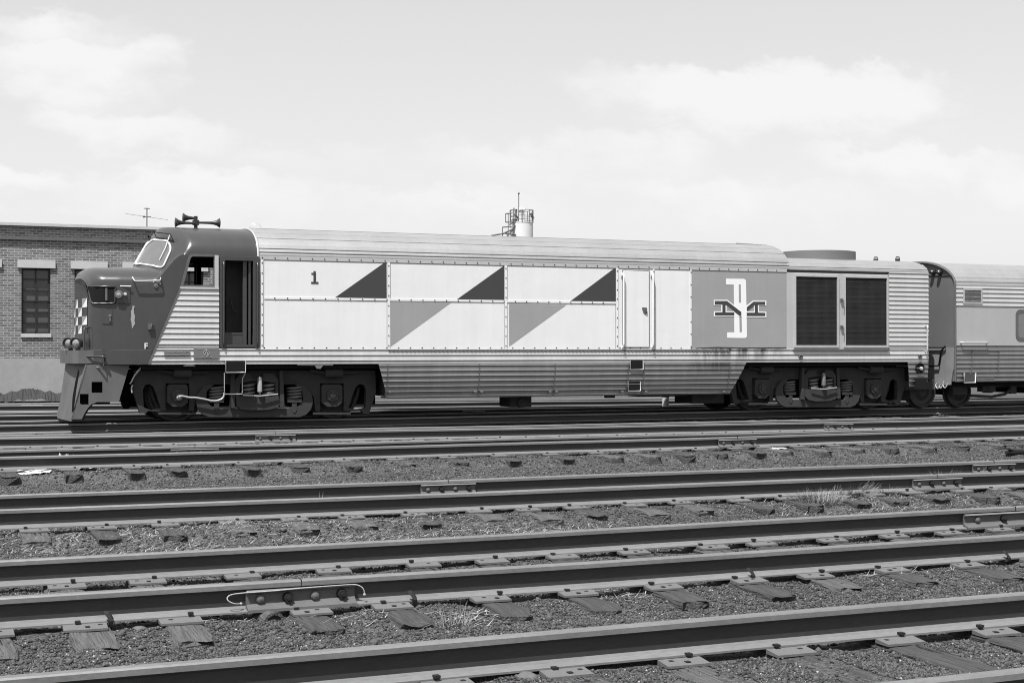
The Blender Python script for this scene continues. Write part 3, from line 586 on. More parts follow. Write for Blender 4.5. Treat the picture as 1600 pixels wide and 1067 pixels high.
for k in range(10): a = 6.283 * k / 10; rl.tube([(p.x + 17 * sc_ * math.cos(a), YT + 17 * sc_ * math.sin(a), zz(348)), (p.x + 17 * sc_ * math.cos(a), YT + 17 * sc_ * math.sin(a), zz(329))], .06, 5)
rl.build('railing', M['lattice'], tw)
ms = MB(); q_ = lambda x, y: (at(x, y, YT).x, YT - 1, at(x, y, YT).z)
ms.tube([q_(806.5, 372), q_(806.5, 304)], .07, 5); ms.ball(q_(806.5, 303.5), .16); ms.build('mast', M['lattice'], tw)
ld = MB()
for (xa, ya, xb, yb, rr) in ((798, 372, 799, 326, .10), (803, 372, 803, 328, .10), (786, 335, 797, 334, .09), (786, 348, 799, 348, .10), (786, 335, 786, 349, .07), (781, 356, 795, 355, .10), (781, 357, 781, 370, .07), (790, 334, 790, 370, .06), (764, 369, 782, 366, .12), (782, 366, 797, 359, .14), (797, 344, 806, 343, .16), (795, 362, 800, 352, .16), (792, 352, 799, 346, .14), (825, 334, 829, 343, .22), (786, 366, 803, 368, .12), (788, 370, 799, 358, .1), (799, 336, 805, 341, .14)): ld.tube([q_(xa, ya), q_(xb, yb)], rr, 5)
ld.build('ladder_platform', M['lattice'], tw)
# ================================================================== LOCOMOTIVE
YS, YC = 27.05, 28.55
lo = thing('locomotive', (12.0, YC, 0), 'streamlined diesel locomotive number 1 with dark nose and white panels of dark and grey triangles', 'locomotive', 'train stock coupled on the sixth track')
ROOFZ0, ROOFH, RPW = 3.085, .60, 2.3
def roof_z(wn, z0=ROOFZ0, h=ROOFH, p=RPW): return z0 + h * max(0, 1 - abs(wn) ** p) ** (1 / p)
# --- nose and cab shell
WT = [(3.085, 1.10), (3.11, 1.19), (3.16, 1.25), (3.3, 1.33), (3.6, 1.39), (4.0, 1.44), (4.6, 1.49), (5.0, 1.5), (9, 1.5)]
def W(x): return float(np.interp(x, [a for a, b in WT], [b for a, b in WT]))
XE = X_(403, YS)
def side_z(x):                                     # height where the vertical side ends
    t_ = min(1, max(0, (x - 4.12) / .62)); t_ = t_ * t_ * (3 - 2 * t_); return 2.55 + (ROOFZ0 - 2.55) * t_
def smin(a, b_, k=.07):
    h = max(k - abs(a - b_), 0) / k; return min(a, b_) - h * h * k * .25
def smax(a, b_, k=.08): return -smin(-a, -b_, k)
def H(xs_, u):
    Wd = W(xs_); wv = abs(u) * Wd; sz = side_z(xs_)
    rf = roof_z(u, sz, ROOFZ0 + ROOFH - sz)
    ns = 2.55 + (.32 + .02 * (xs_ - 3)) * max(0, 1 - abs(u) ** 2.8) ** (1 / 2.2)
    ns = ns if xs_ < 4.0 else ns
    sl = 2.86 + 1.75 * (xs_ - (4.02 + .36 * (wv / 1.1) ** 1.6))
    z = smin(rf, smax(ns, sl, .10), .16)
    z = max(z, min(sz, rf)) if xs_ > 4.1 else z
    d = xs_ - 3.085
    if d < .2: z -= .2 * (1 - math.sqrt(max(0, 1 - (1 - d / .2) ** 2)))
    return z
def XW(xs_, u): return xs_ - .085 * (1 - u * u) * math.exp(-(xs_ - 3.085) / .3)
us = [math.sin(math.pi / 2 * k / 26) for k in range(-26, 27)]
xst = [3.085, 3.09, 3.10, 3.12, 3.15, 3.19, 3.24, 3.285] + list(np.arange(3.33, 4.9, .045)) + list(np.arange(4.9, XE - .03, .12)) + [XE]
nb = MB(); nb.grid([[(XW(x, u), YC + u * W(x), H(x, u)) for u in us] for x in xst], True, True)
zb = 1.09
for sgn in (-1, 1):
    z5, z3 = 2.5, ROOFZ0 - .025
    st = list(np.arange(3.33, 4.64, .08)); st = [3.085, 3.10, 3.12, 3.16, 3.22] + st + [4.69, 4.75, 4.80, 4.85, 5.28, 5.2801, 5.46, 5.4601, 6.045, 6.0451, XE]
    if sgn > 0: st = sorted([x for x in st if x < 4.68 or x == XE] + [4.69, 4.6901, 5.47, 5.4701, 5.60, 5.6001, 5.92, 5.9201, 6.02, 6.0201, 6.095, 6.0951])
    def hole(x):
        if sgn > 0: return (2.48, z3 - .04) if 4.69 < x <= 5.47 else (2.40, z3 - .04) if 5.60 < x <= 5.92 else (1.65, z3 - .04) if 6.02 < x <= 6.095 else None
        if 4.69 < x <= 5.28: return (z5, min(z3, z5 + (x - 4.69) / .16 * .56))
        if x == 4.69: return (z5, z5 + .001)
        if 5.46 < x <= 6.045: return (1.40, z3)
        return None
    def col(x, za, zb_, n=6): return [(x, YC + sgn * W(x), za + (zb_ - za) * k / n) for k in range(n + 1)]
    for x0, x1 in zip(st[:-1], st[1:]):
        t0, t1 = H(x0, 1.0), H(x1, 1.0); h0, h1 = hole(x0), hole(x1); fl = sgn > 0
        if h0 and h1:
            nb.grid([col(x0, zb, h0[0]), col(x1, zb, h1[0])], True, not fl); nb.grid([col(x0, h0[1], t0, 1), col(x1, h1[1], t1, 1)], True, not fl)
        else: nb.grid([col(x0, zb, t0), col(x1, zb, t1)], True, not fl)
fr = []
for j in range(9):
    fr.append([(XW(3.085, u), YC + u * 1.1, zb + (H(3.085, u) - zb) * j / 8) for u in us])
nb.grid(fr, True, False)
shell = nb.build('cab_shell', M['nose'], lo); mo = shell.modifiers.new('weld', 'WELD'); mo.merge_threshold = .0008
# cab insides: floor, ceiling posts, rear bulkhead, control stand
it = MB(); it.box(3.3, XE, YC - 1.38, YC + 1.38, 1.25, 1.36)
it.build('cab_interior', M['interior'], lo)
it = MB(); it.box(3.35, 4.62, YC - 1.2, YC + 1.2, 1.37, 2.44); it.box(4.62, 4.9, YC - .2, YC + .3, 1.37, 2.3); it.build('control_stand', M['black'], lo)
it = MB(); it.box(5.49, 5.58, YC + 1.3, YC + 1.40, 1.37, 3.1); it.build('cab_post', M['black'], lo)
it = MB(); it.lathe((5.14, YC - .7, 2.35), (0, 0, 1), [(0, .03), (.14, .03), (.15, .07), (.20, .08), (.24, .05)], 12); it.build('seat', M['black'], lo)
it = MB(); it.box(5.62, 5.98, YC - 1.0, YC - .9, 1.37, 3.12); it.tube([(5.9, YC - 1.2, 1.5), (5.9, YC - 1.22, 2.9)], .02, 6); it.tube([(5.80, YC - 1.18, 2.05), (5.70, YC - 1.2, 2.1), (5.66, YC - 1.2, 2.3)], .015, 6)
it.build('inner_door', M['interior'], lo)
# side window frame and door frame
def frame_strip(pts, wdt, y0, th, name, m, closed=True):
    mb = MB(); n = len(pts)
    for i in range(n if closed else n - 1):
        a, b_ = Vector((pts[i][0], 0, pts[i][1])), Vector((pts[(i + 1) % n][0], 0, pts[(i + 1) % n][1])); d = (b_ - a).normalized(); nn_ = Vector((-d.z, 0, d.x)) * wdt / 2; e = d * wdt * .3
        q = [a - e - nn_, b_ + e - nn_, b_ + e + nn_, a - e + nn_]; mb.plate([[(v.x, v.z) for v in q]], y0 + .0004 * i, th)
    return mb.build(name, m, lo)
z3 = X_(283, YS)
wf = P2([(284, 447.5), (296, 402), (300, 399), (337.5, 399.5), (338.5, 447.5)], YS)
frame_strip(wf, .045, YS - .022, .03, 'window_frame', M['bar'])
MB().box(X_(335, YS), X_(341, YS), YS - .028, YS + .03, 2.45, 3.085).build('window_post', M['steel'], lo)
MB().box(X_(281, YS), X_(341.5, YS), YS - .04, YS + .02, 2.455, 2.495).build('window_sill', M['steel'], lo)
df = MB(); dx0, dx1 = X_(343, YS), X_(405.5, YS); zt_, zb_ = ROOFZ0 - .012, 1.385
hx0, hx1 = 5.46, 6.045
df.plate([[(dx0, zb_), (dx1, zb_), (dx1, zt_), (dx0, zt_)], [(hx0 + .03, zb_ + .05), (hx1 - .03, zb_ + .05), (hx1 - .03, zt_ - .08), (hx0 + .03, zt_ - .08)]], YS - .03, .05)
df.build('door_frame', M['nose'], lo, bevel=.006)
d2 = MB(); d2.box(hx1 - .20, hx1 - .13, YS + .08, YS + .13, 1.44, 3.0); d2.box(hx1 - .10, hx1 - .06, YS + .05, YS + .09, 1.44, 3.0); d2.box(hx0 + .03, hx1 - .18, YS + .10, YS + .13, 1.44, 1.64); d2.box(hx0 + .03, hx1 - .2, YS + .09, YS + .14, 1.63, 1.66)
d2.build('half_door', M['nose'], lo)
def grab(pts, r=.014, m='bright', name='grab_rail', par=None, n=8):
    mb = MB(); mb.tube(smoothpts(pts, 4) if len(pts) > 3 else pts, r, n); return mb.build(name, M[m], par or lo)
def vgrab(px, y0, y1, off=.07, r=.016, m='nose'):
    x = X_(px, YS); za, zc_ = Z_(y0, YS, px), Z_(y1, YS, px); mb = MB()
    mb.tube([(x, YS - .02, za), (x, YS - off, za - .01), (x, YS - off, za - .08), (x, YS - off, zc_ + .08), (x, YS - off, zc_ + .01), (x, YS - .02, zc_)], r, 8)
    for z in (za, zc_): mb.box(x - .03, x + .03, YS - .035, YS - .02, z - .04, z + .04)
    return mb.build('grab_rail', M[m], lo)
vgrab(348.5, 410, 541); vgrab(401, 411, 541)
# windshields
def wpt(a, b_, sgn, off):
    cs = [(4.04, .04), (4.38, 1.20), (4.62, 1.10), (4.31, .04)]        # lower inner, lower outer, upper outer, upper inner (x, w)
    lo_ = [cs[0][i] * (1 - a) + cs[1][i] * a for i in (0, 1)]; hi = [cs[3][i] * (1 - a) + cs[2][i] * a for i in (0, 1)]
    x, wv = lo_[0] * (1 - b_) + hi[0] * b_, lo_[1] * (1 - b_) + hi[1] * b_
    f_ = lambda x, wv: H(x, min(.999, wv / W(x)))
    e = .02; z = f_(x, wv); nx, nw = -(f_(x + e, wv) - f_(x - e, wv)) / (2 * e), -(f_(x, wv + e) - f_(x, wv - e)) / (2 * e); n_ = Vector((nx, nw, 1)).normalized()
    return Vector((x + n_.x * off, YC + sgn * (wv + n_.y * off), z + n_.z * off))
for sgn in (-1, 1):
    gm = MB(); gm.grid([[wpt(.01 + .98 * a / 12, .5 + (b_ / 10 - .5) * .98 * (1 - .32 * abs(a / 6 - 1) ** 5), sgn, .010) for b_ in range(11)] for a in range(13)], True, sgn < 0); wo = gm.build('windshield', M['glass'], lo)
    ring = rrect(0, 0, 1, 1, .26, 6); gk = MB(); gk.tube([wpt(a, b_, sgn, .016) for a, b_ in ring], .017, 8, closed=True); gk.build('gasket', M['logo'], wo)
    wi = MB(); wi.tube([wpt(.82, 1.22, sgn, .05), wpt(.86, .75, sgn, .04), wpt(.84, .3, sgn, .03)], .012, 6); wi.build('wiper', M['chrome'], wo)
    vi = MB(); c4 = [wpt(a, b_, sgn, o_) for a, b_, o_ in ((.30, 1.20, .10), (.90, 1.25, .10), (.98, 1.12, .03), (.36, 1.05, .03))]; vi.tube(c4, .009, 6, closed=True); vi.build('mirror_bracket', M['black'], wo)
# front checker
def fpt(wv, z, off=.006): u = wv / 1.1; return (XW(3.085, u) - off, YC - wv, z)
ck = MB(); tri = MB(); dk = MB(); zr = [Z_(y, 27.7, 125) for y in (466, 480, 494, 507.5, 521)]; wc = [1.06, .66, .26, -.14, -.54, -.94]
for i in range(4):
    for j in range(5):
        w0, w1 = wc[j], wc[j + 1]; z1_, z0_ = zr[i], zr[i + 1]
        if (i + j) % 2 == 0:
            ck.add([fpt(w0, z0_), fpt(w1, z0_), fpt(w1, z1_), fpt(w0, z1_)], [(0, 1, 2, 3)]); tri.add([fpt(w0, z0_, .009), fpt(w1, z0_, .009), fpt(w0, z1_, .009)], [(0, 1, 2)])
        else: dk.add([fpt(w0, z0_), fpt(w1, z0_), fpt(w1, z1_), fpt(w0, z1_)], [(0, 1, 2, 3)])
cko = ck.build('checker_emblem', M['grey'], lo); tri.build('white_triangle', M['logo'], cko); dk.build('dark_square', M['dark'], cko)
# number board, marker lamp, hatch, brackets on nose side
def yw(px, py=470):                                         # side surface depth of the nose at a pixel column
    y = 27.2
    for _ in range(6): y = YC - W(max(3.09, at(px, py, y).x))
    return y
def npt(px, py, off=.0): y = yw(px, py) - off; v = at(px, py, y); return (v.x, y, v.z)
def surf_strip(name, xs_, yt, yb_, off, m, par):
    mb = MB(); mb.grid([[npt(x, yt(x) + (yb_(x) - yt(x)) * k / 3, off) for k in range(4)] for x in xs_], True); return mb.build(name, m, par)
numb = surf_strip('number_board', [137 + 44 * k / 12 for k in range(13)], lambda x: 448, lambda x: min(474, 448 + max(0, x - 136) * 3.6), .02, M['black'], lo)
fp = [npt(x, y, .030) for x, y in ((137, 447.5), (140, 461), (141.5, 470), (145, 474), (155, 474), (165, 474), (178, 473.5), (180, 471), (180, 452), (181, 447.5), (165, 447.5), (150, 447.5))]; mb = MB(); mb.tube(fp, .014, 6, closed=True); mb.build('frame', M['nose'], numb)
c = npt(166, 461, .034); text_mesh('1', .32, c[0], c[1], c[2], M['plate'], numb, 'numeral')
bx = MB(); a, b_ = npt(182.5, 447), npt(203.5, 474.5); bx.box(a[0], b_[0], a[1] - .05, a[1] + .12, b_[2], a[2]); bxo = bx.build('class_lamp_box', M['nose'], lo, bevel=.012)
c = npt(186.5, 460.5, .07); lm = MB(); lm.lathe((c[0], c[1] + .04, c[2]), (-.25, -1, 0), [(0, .075), (.05, .075), (.06, .06)], 20); lm.build('lamp_rim', M['bar'], bxo)
lm = MB(); lm.lathe((c[0] - .012, c[1] - .004, c[2]), (-.25, -1, 0), [(0, .058), (.015, .04), (.022, .01)], 18); lm.build('lens', M['lens'], bxo)
c = npt(195.5, 459.5, .06); lm = MB(); lm.lathe((c[0], c[1] + .02, c[2]), (0, -1, 0), [(0, .03), (.03, .03), (.032, .01)], 14); lm.build('bolt', M['chrome'], bxo)
mb = MB(); mb.tube([npt(188, 447, .03), npt(205, 447.5, .05)], .012, 6); mb.build('rain_strip', M['chrome'], lo)
ht = MB(); q = [npt(*p_, .012) for p_ in ((160.5, 483), (176, 483), (176, 506), (160.5, 506))]; ht.add([(a, b_, c) for a, b_, c in q] + [(a, b_ + .03, c) for a, b_, c in q], [(0, 3, 2, 1), (0, 1, 5, 4), (1, 2, 6, 5), (2, 3, 7, 6), (3, 0, 4, 7)]); hto = ht.build('access_hatch', M['nose'], lo)
c = npt(172, 494, .02); mb = MB(); mb.lathe((c[0], c[1] + .01, c[2]), (0, -1, 0), [(0, .028), (.02, .028), (.03, .01)], 12); mb.box(c[0] - .015, c[0] + .015, c[1] - .015, c[1] + .01, c[2] - .09, c[2]); mb.build('latch', M['bar'], hto)
pt = MB(); q = [(207, 478), (210.5, 478), (209, 484), (209.5, 489), (211, 495), (210, 500), (211, 506), (208.5, 510), (207, 513.5), (206, 511), (205.5, 504), (204, 500), (205, 492), (204.5, 486), (206.5, 483)]
q = [npt(x, y, .008) for x, y in q]; tt = tessellate_polygon([[Vector((a, c, 0)) for a, b_, c in q]]); pt.add(q, [tuple(t_) for t_ in tt]); pt.build('peeled_paint_patch', M['grey'], lo)
c = npt(235, 510, .0); mb = MB(); mb.box(c[0] - .045, c[0] + .045, c[1] - .06, c[1] + .02, c[2] - .055, c[2] + .055); mb.tube([(c[0] + .01, c[1] - .07, c[2] - .02), (c[0] + .02, c[1] - .07, c[2] + .05)], .014, 6); mb.build('bracket', M['bar'], lo)
grab([npt(207, 433, .0), npt(210, 438, .09), npt(214, 439, .10), npt(245, 438.5, .10), npt(250, 438, .08), npt(251, 434, .0)], .014, 'chrome')
grab([npt(139, 511, .02), npt(134, 513, .10), npt(131.5, 517, .13), npt(131.5, 553, .14), npt(134, 556.5, .14), npt(160, 557, .12), npt(163.5, 559, .10), npt(163.5, 565, .0)], .017, 'nose')
mb = MB(); mb.tube([npt(137.5, 556, .12), npt(138, 574, .1), npt(161, 575, .10), npt(163, 566, .06)], .015, 8); mb.build('step_iron', M['nose'], lo)
mb = MB()
for x, y, r_ in ((247, 441, .04), (244, 447, .05), (251, 444, .03)): c = npt(x, y, .0); mb.lathe((c[0], c[1] + .01, c[2]), (0, -1, 0), [(0, r_), (.03, r_ * .8), (.035, .005)], 12)
mb.build('side_fitting', M['bar'], lo)
c = npt(228, 541, .01); text_mesh('F', .15, c[0], c[1] - .006, c[2], M['logo'], lo, 'letter')
# side sill band and front anticlimber slab
bnd = MB(); rows = []
for x in [3.1, 3.15, 3.3, 3.5, 3.8, 4.16]: y = YC - W(x); rows.append([(x, y + .02, 1.35), (x, y - .035, 1.335), (x, y - .035, 1.075), (x, y + .02, 1.06)])
bnd.grid(rows, False, False); bnd.build('sill_band', M['nose'], lo)
sl = MB(); rows = []
K = [-1.28 + 2.56 * k / 16 for k in range(17)]; fx = lambda w_: 2.74 + .10 * (abs(w_) / 1.28) ** 2 + (.06 if abs(w_) > 1.2 else 0)
sl.grid([[(fx(w_), YC - w_, 1.33), (fx(w_), YC - w_, 1.09)] for w_ in K], False, True); sl.grid([[(fx(w_), YC - w_, 1.33), (3.2, YC - w_, 1.33)] for w_ in K], False); sl.grid([[(fx(w_), YC - w_, 1.09), (3.2, YC - w_, 1.09)] for w_ in K], False, True)
for w_ in (K[0], K[-1]): sl.add([(fx(w_), YC - w_, 1.33), (3.2, YC - w_, 1.33), (3.2, YC - w_, 1.09), (fx(w_), YC - w_, 1.09)], [(0, 1, 2, 3)])
sl.build('buffer_beam', M['pilot'], lo)
for px, Y in ((109.5, 27.95), (121, 27.5)):
    c = at(px, 536, Y); ax = Vector((-.62, -.78, 0)).normalized(); h = MB(); h.lathe(c - ax * .10, ax, [(0, .03), (.01, .09), (.12, .108), (.18, .108), (.18, .09), (.15, .085)], 24); h.box(c.x - .03, c.x + .05, c.y - .03, c.y + .03, 1.32, c.z - .07)
    ho = h.build('headlight', M['nose'], lo); l_ = MB(); l_.lathe(c + ax * .05, ax, [(0, .085), (.015, .07), (.03, .045), (.038, .005)], 20); l_.build('lens', M['lens'], ho)
# pilot
pl = MB(); wv_ = [-1.32 + 2.64 * k / 14 for k in range(15)]
def pf(w_, t_): a = abs(w_) / 1.32; return (2.66 + .10 * a + (.14 + .13 * a) * t_, YC - w_, .06 + 1.02 * t_)
pl.grid([[pf(w_, t_) for w_ in wv_] for t_ in (0, .33, .66, 1)], False, False)
po = pl.build('pilot', M['pilot'], lo); mo = po.modifiers.new('s', 'SOLIDIFY'); mo.thickness = .02
YP = 27.20
sp2 = [(137, 569.6), (202.5, 570), (185.5, 628), (152, 628), (143, 631.5), (137, 638), (132, 646), (128, 654.6), (113.5, 654.6)]
z5 = lambda x, y: (x / 3.2346, y / 3.2346 + 330)
h1 = [z5(463, 862), z5(518, 862), z5(518, 917), z5(463, 917)]; h2 = [z5(404, 923), z5(448, 923), z5(448, 977), z5(404, 977)]
MB().plate([P2(sp2, YP), P2(h1, YP), P2(h2, YP)], YP, .02).build('pilot_side', M['pilot'], lo)
MB().plate([P2(sp2, YP)], YC + 1.33, .02).build('pilot_side', M['pilot'], lo)
mb = MB(); fl_ = [z5(490, 967), z5(470, 978), z5(448, 1005), z5(430, 1035), z5(425, 1052), z5(412, 1052), z5(420, 1025), z5(440, 995), z5(462, 973)]; mb.plate([P2(fl_, YP)], YP + .02, .25); mb.build('wheel_guard', M['black'], lo)
mb = MB(); mb.plate([P2([z5(396, 795), z5(402, 812), z5(386, 900), z5(372, 1012), z5(362, 1018), z5(366, 940), z5(380, 860)], YP)], YP - .012, .006); mb.build('torn_seam', M['black'], lo)
MB().box(3.0, 3.5, YC - .9, YC + .9, .35, 1.07).build('coupler_backing', M['black'], lo)  # black backing added behind the pilot so its holes read dark
# --- fluted stainless panels
PITCHF = .1015
def flute_levels(z0, z1, ph=0.0, dep=.016, style=0):
    """list of (z, outward offset): broad rib, narrow groove"""
    L_ = []; n0 = math.floor((z0 - ph) / PITCHF) - 1; n1 = math.ceil((z1 - ph) / PITCHF) + 1
    shape = [(0, .05), (.01, -.75), (.14, -.75), (.16, .85), (.22, 1), (.30, .9), (.38, .6), (.46, .45), (.98, .08)] if style == 0 else [(0, 0), (.01, -.6), (.09, -.6), (.11, .85), (.16, 1), (.21, .8), (.27, .3), (.31, .08), (.98, .0)]
    for n in range(n0, n1):
        for a, b_ in shape:
            z = ph + (n + a) * PITCHF
            if z0 <= z <= z1: L_.append((z, b_ * dep))
    return [(z0, 0)] + L_ + [(z1, 0)]
def fluted(name, xl, xr, z0, z1, Y, m, par, yf=None, style=0, ph=0, dep=.016, side=-1, skirt_thk=0):
    mb = MB(); rows = []
    for z, o_ in flute_levels(z0, z1, ph, dep, style):
        yy_ = Y - .002 + side * o_ + (yf(z) if yf else 0); a, b_ = xl(z), xr(z); rows.append([(a + (b_ - a) * k / 6, yy_, z) for k in range(7)])
    mb.grid(rows, True, side > 0)
    return mb.build(name, m, par)
lin = lambda p, q_, Y=YS: (lambda z, a=at(*p, Y), b_=at(*q_, Y): a.x + (b_.x - a.x) * (z - a.z) / (b_.z - a.z))
cst = lambda v: (lambda z: v)
ZS, ZK = 1.36, 1.072
xr = X_(342, YS)
ledge = lin((283, 448), (232.5, 568))
fluted('fluted_cab_panel', ledge, cst(xr), ZS, 2.455, YS - .012, M['steel'], lo, style=0)
XR = X_(1450, YS)
fluted('sill_panel', ledge, cst(XR), ZK, ZS - .001, YS - .012, M['sill'], lo, style=0)
MB().plate([P2([(284.5, 448), (281.5, 448), (231, 569), (234, 569)], YS)], YS - .03, .02).build('edge_trim', M['bar'], lo)
for sgn in (1,):
    fluted('fluted_far_side', cst(4.2), cst(XR), ZK, 2.45, YC + 1.505, M['steel'], lo, side=1)
# body: roof arch, high section then slope to the low rear section
def arch(x0, x1, z0, hh, name, m, flz=.22, p=2.3, x2=None, h2=None):
    mb = MB(); n = 120; prof = []
    for k in range(n + 1):
        a = math.pi * k / n; c_, s__ = math.cos(a), math.sin(a)
        wv = abs(c_) ** (2 / p) * (1 if c_ > 0 else -1); zz_ = s__ ** (2 / p); prof.append((wv, zz_))
    rows = []
    stt = [(x0, 1.0), (x1, 1.0)]
    if x2: stt += [(x1 + (x2 - x1) * q_, 1 - (1 - h2 / hh) * (q_ ** 2)) for q_ in (.25, .5, .7, .85, 1)]
    for x, hs in stt:
        r_ = []
        for wv, zz_ in prof:
            z = zz_ * hh * hs
            fl = max(0, 1 - z / flz) if z < flz else 0
            o_ = .012 * (1 if (z % .075) < .05 else 0) * (1 if z < flz else .35 * (1 if (z % .15) > .07 else 0))
            r_.append((x, YC - wv * (1.5 + (o_ if abs(wv) > .9 else 0)), z0 + z + (o_ if abs(wv) <= .9 else 0)))
        rows.append(r_)
    mb.grid(rows, True, True); return mb, rows
XH, XL, XB = X_(1196, 28.0), X_(1229, YS), XE
mb, rows = arch(XB, XH, ROOFZ0, ROOFH + .03, 'r', None, x2=XL, h2=.36)
mb.add(rows[0], [tuple(range(len(rows[0])))]); rfo = mb.build('roof', M['roof'], lo)
e = rfo.modifiers.new('es', 'EDGE_SPLIT'); e.split_angle = R(25)
mb, rows = arch(XL, XR, ROOFZ0, .34, 'r', None); mb.add(rows[-1], [tuple(reversed(range(len(rows[-1]))))]); lr = mb.build('low_roof', M['roof'], lo); e = lr.modifiers.new('es', 'EDGE_SPLIT'); e.split_angle = R(25)
# collar seam between cab and body
mb = MB(); mb.tube([(XE, YC + u * 1.512, roof_z(min(1, abs(u)), ROOFZ0, ROOFH + .015)) for u in us], .022, 6); mb.build('roof_collar', M['chrome'], lo)
mb = MB(); mb.box(XB, XR, YS + .015, YC + 1.47, ZK + .02, ROOFZ0 + .02); mb.build('body_core', M['interior'], lo)
# top letterboard strip (plain) and belt rails
MB().box(XB, XL, YS - .014, YS + .01, ROOFZ0 - .055, ROOFZ0 + .012).build('letterboard', M['steel'], lo)
# painted panels
def ppanel(name, xa, xb, za, zb__, m, off=.006, par=None): return MB().box(xa, xb, YS - off, YS + .012, za, zb__).build(name, m, par or lo)
zp1 = ROOFZ0 - .057; zm = Z_(469.6, YS, 700); zp0 = ZS + .002
sx_ = [X_(412.5, YS), X_(607, YS), X_(790, YS), X_(964, YS)]
for a, b_ in zip(sx_[:-1], sx_[1:]):
    ppanel('upper_panel', a, b_, zm + .001, zp1, M['white']); ppanel('lower_panel', a, b_, zp0, zm - .001, M['white'])
ppanel('cover_panel', XB, sx_[0], zp0, zp1, M['white']); xd0, xd1, xg = X_(1021, YS), X_(1079, YS), XL
ppanel('door_surround', sx_[3], xd0, zp0, zp1, M['white']); ppanel('plain_panel', xd0, xd1 - .002, zp0, zp1, M['white']); logo_panel = ppanel('emblem_panel', xd1, xg, zp0, zp1, M['grey'])
def fl(name, pts, m, off, par=lo): return MB().plate([P2(pts, YS)], YS - off, .003).build(name, m, par)
for t_ in (((523.3, 465), (603.8, 466.6), (603.6, 408.2)), ((713.3, 468.1), (788.9, 468.9), (788.5, 414.3)), ((890.9, 470.7), (962.3, 471.3), (962.3, 417.3))): fl('dark_triangle', t_, M['dark'], .009)
for t_ in (((610.4, 471.8), (704, 473.3), (610.6, 541)), ((795, 474.9), (884.5, 476.4), (795.4, 541.2))): fl('grey_triangle', t_, M['grey'], .009)
strips = MB(); bolts = []
def vstrip(x, w_=.05, m='white', z0=zp0, z1=zp1): strips.box(x - w_ / 2, x + w_ / 2, YS - .018, YS - .002, z0, z1)
o_b = MB()
def bolt(x, z, r_=.013, y=None): o_b.lathe((x, (y or YS) - .016, z), (0, -1, 0), [(0, r_), (.008, r_ * .9), (.012, .002)], 7)
seams = MB()
for i, x in enumerate(sx_):
    x += (.0 if i else -.04); vstrip(x, .055 if i else .05)
    seams.box(x + .030, x + .036, YS - .0105, YS - .004, zp0, zp1)
    if i: seams.box(x - .036, x - .031, YS - .0105, YS - .004, zp0, zp1)
    for k in range(9): bolt(x, zp0 + .06 + k * (zp1 - zp0 - .12) / 8)
for x in (xd1, xd0): vstrip(x, .035); seams.box(x + .02, x + .026, YS - .0105, YS - .004, zp0, zp1); [bolt(x, zp0 + .05 + k * (zp1 - zp0 - .1) / 6) for k in range(7)]
strips.box(sx_[0], sx_[3] - .03, YS - .0165, YS - .003, zm - .022, zm + .022); seams.box(sx_[0] + .03, sx_[3] - .03, YS - .0105, YS - .004, zm - .03, zm - .0225)
seams.box(XB, XL, YS - .0105, YS - .004, zp1 - .012, zp1 - .004)
x = sx_[0] + .2
while x < sx_[3] - .1: bolt(x, zm); x += .245
x = XB + .08
while x < XL - .05: bolt(x, ROOFZ0 - .022, .012); bolt(x + .04, zp0 + .012, .015); x += .24
strips.build('panel_strip', M['white'], lo); seams.build('panel_seam', M['bar'], lo); bo = o_b.build('panel_bolts', M['black'], lo); bo['kind'] = 'stuff'
# the number
c = at(491.3, 434.5, YS); text_mesh('1', .335, c.x, YS - .0085, c.z, M['dark'], lo, 'road_number', .0015, font_sx=1.1)
sf = MB(); 
for xa, xb, ya, yb in ((486, 497.3, 440.6, 443.4), (489.7, 493.4, 426.5, 441), (486.3, 490, 426.5, 429)): 
    p0, p1 = at(xa, yb, YS), at(xb, ya, YS); sf.box(p0.x, p1.x, YS - .012 - .0005 * xa / 500, YS - .005, p0.z, p1.z)
sf.build('road_number', M['dark'], lo)
# emblem
zl = lambda x, y: (x / 8.2071 + 1090, y / 8.2071 + 420)
def eq(pts): return [zl(*p) for p in pts]
em_loops = [eq([(362, 128), (590, 130), (608, 138), (617, 155), (622, 400), (630, 865), (622, 882), (605, 888), (376, 886), (376, 815), (469, 815), (462, 206), (362, 204)]), eq([(524, 204), (552, 206), (556, 436), (526, 438)]), eq([(532, 606), (562, 606), (567, 814), (536, 816)])]
emb = MB().plate([P2(l, YS) for l in em_loops], YS - .011, .004).build('emblem', M['logo'], logo_panel)
ml = [(205, 400), (375, 398), (470, 470), (560, 545), (560, 612), (205, 614), (205, 546), (300, 546), (300, 466), (205, 466)]; mr = [(612, 480), (710, 408), (878, 410), (878, 472), (782, 472), (782, 550), (878, 552), (878, 622), (612, 620)]
MB().plate([P2(eq(ml), YS), P2(eq([(368, 478), (368, 545), (452, 545)]), YS)], YS - .0125, .003).build('emblem_outline', M['logo'], emb)
MB().plate([P2(eq(mr), YS), P2(eq([(718, 475), (722, 548), (630, 546)]), YS)], YS - .0125, .003).build('emblem_outline', M['logo'], emb)
iv = MB().plate([P2(eq([(216, 412), (372, 412), (548, 548), (556, 552), (556, 604), (534, 604), (360, 466), (354, 466), (355, 557), (466, 558), (466, 600), (220, 600), (220, 558), (314, 557), (314, 460), (216, 458)]), YS)], YS - .0145, .003)
iv.plate([P2(eq([(626, 494), (712, 422), (862, 422), (862, 464), (768, 464), (770, 562), (864, 564), (864, 606), (626, 606), (626, 562), (732, 562), (728, 466), (628, 544)]), YS)], YS - .0145, .003); iv.build('emblem_letter', M['dark'], emb)
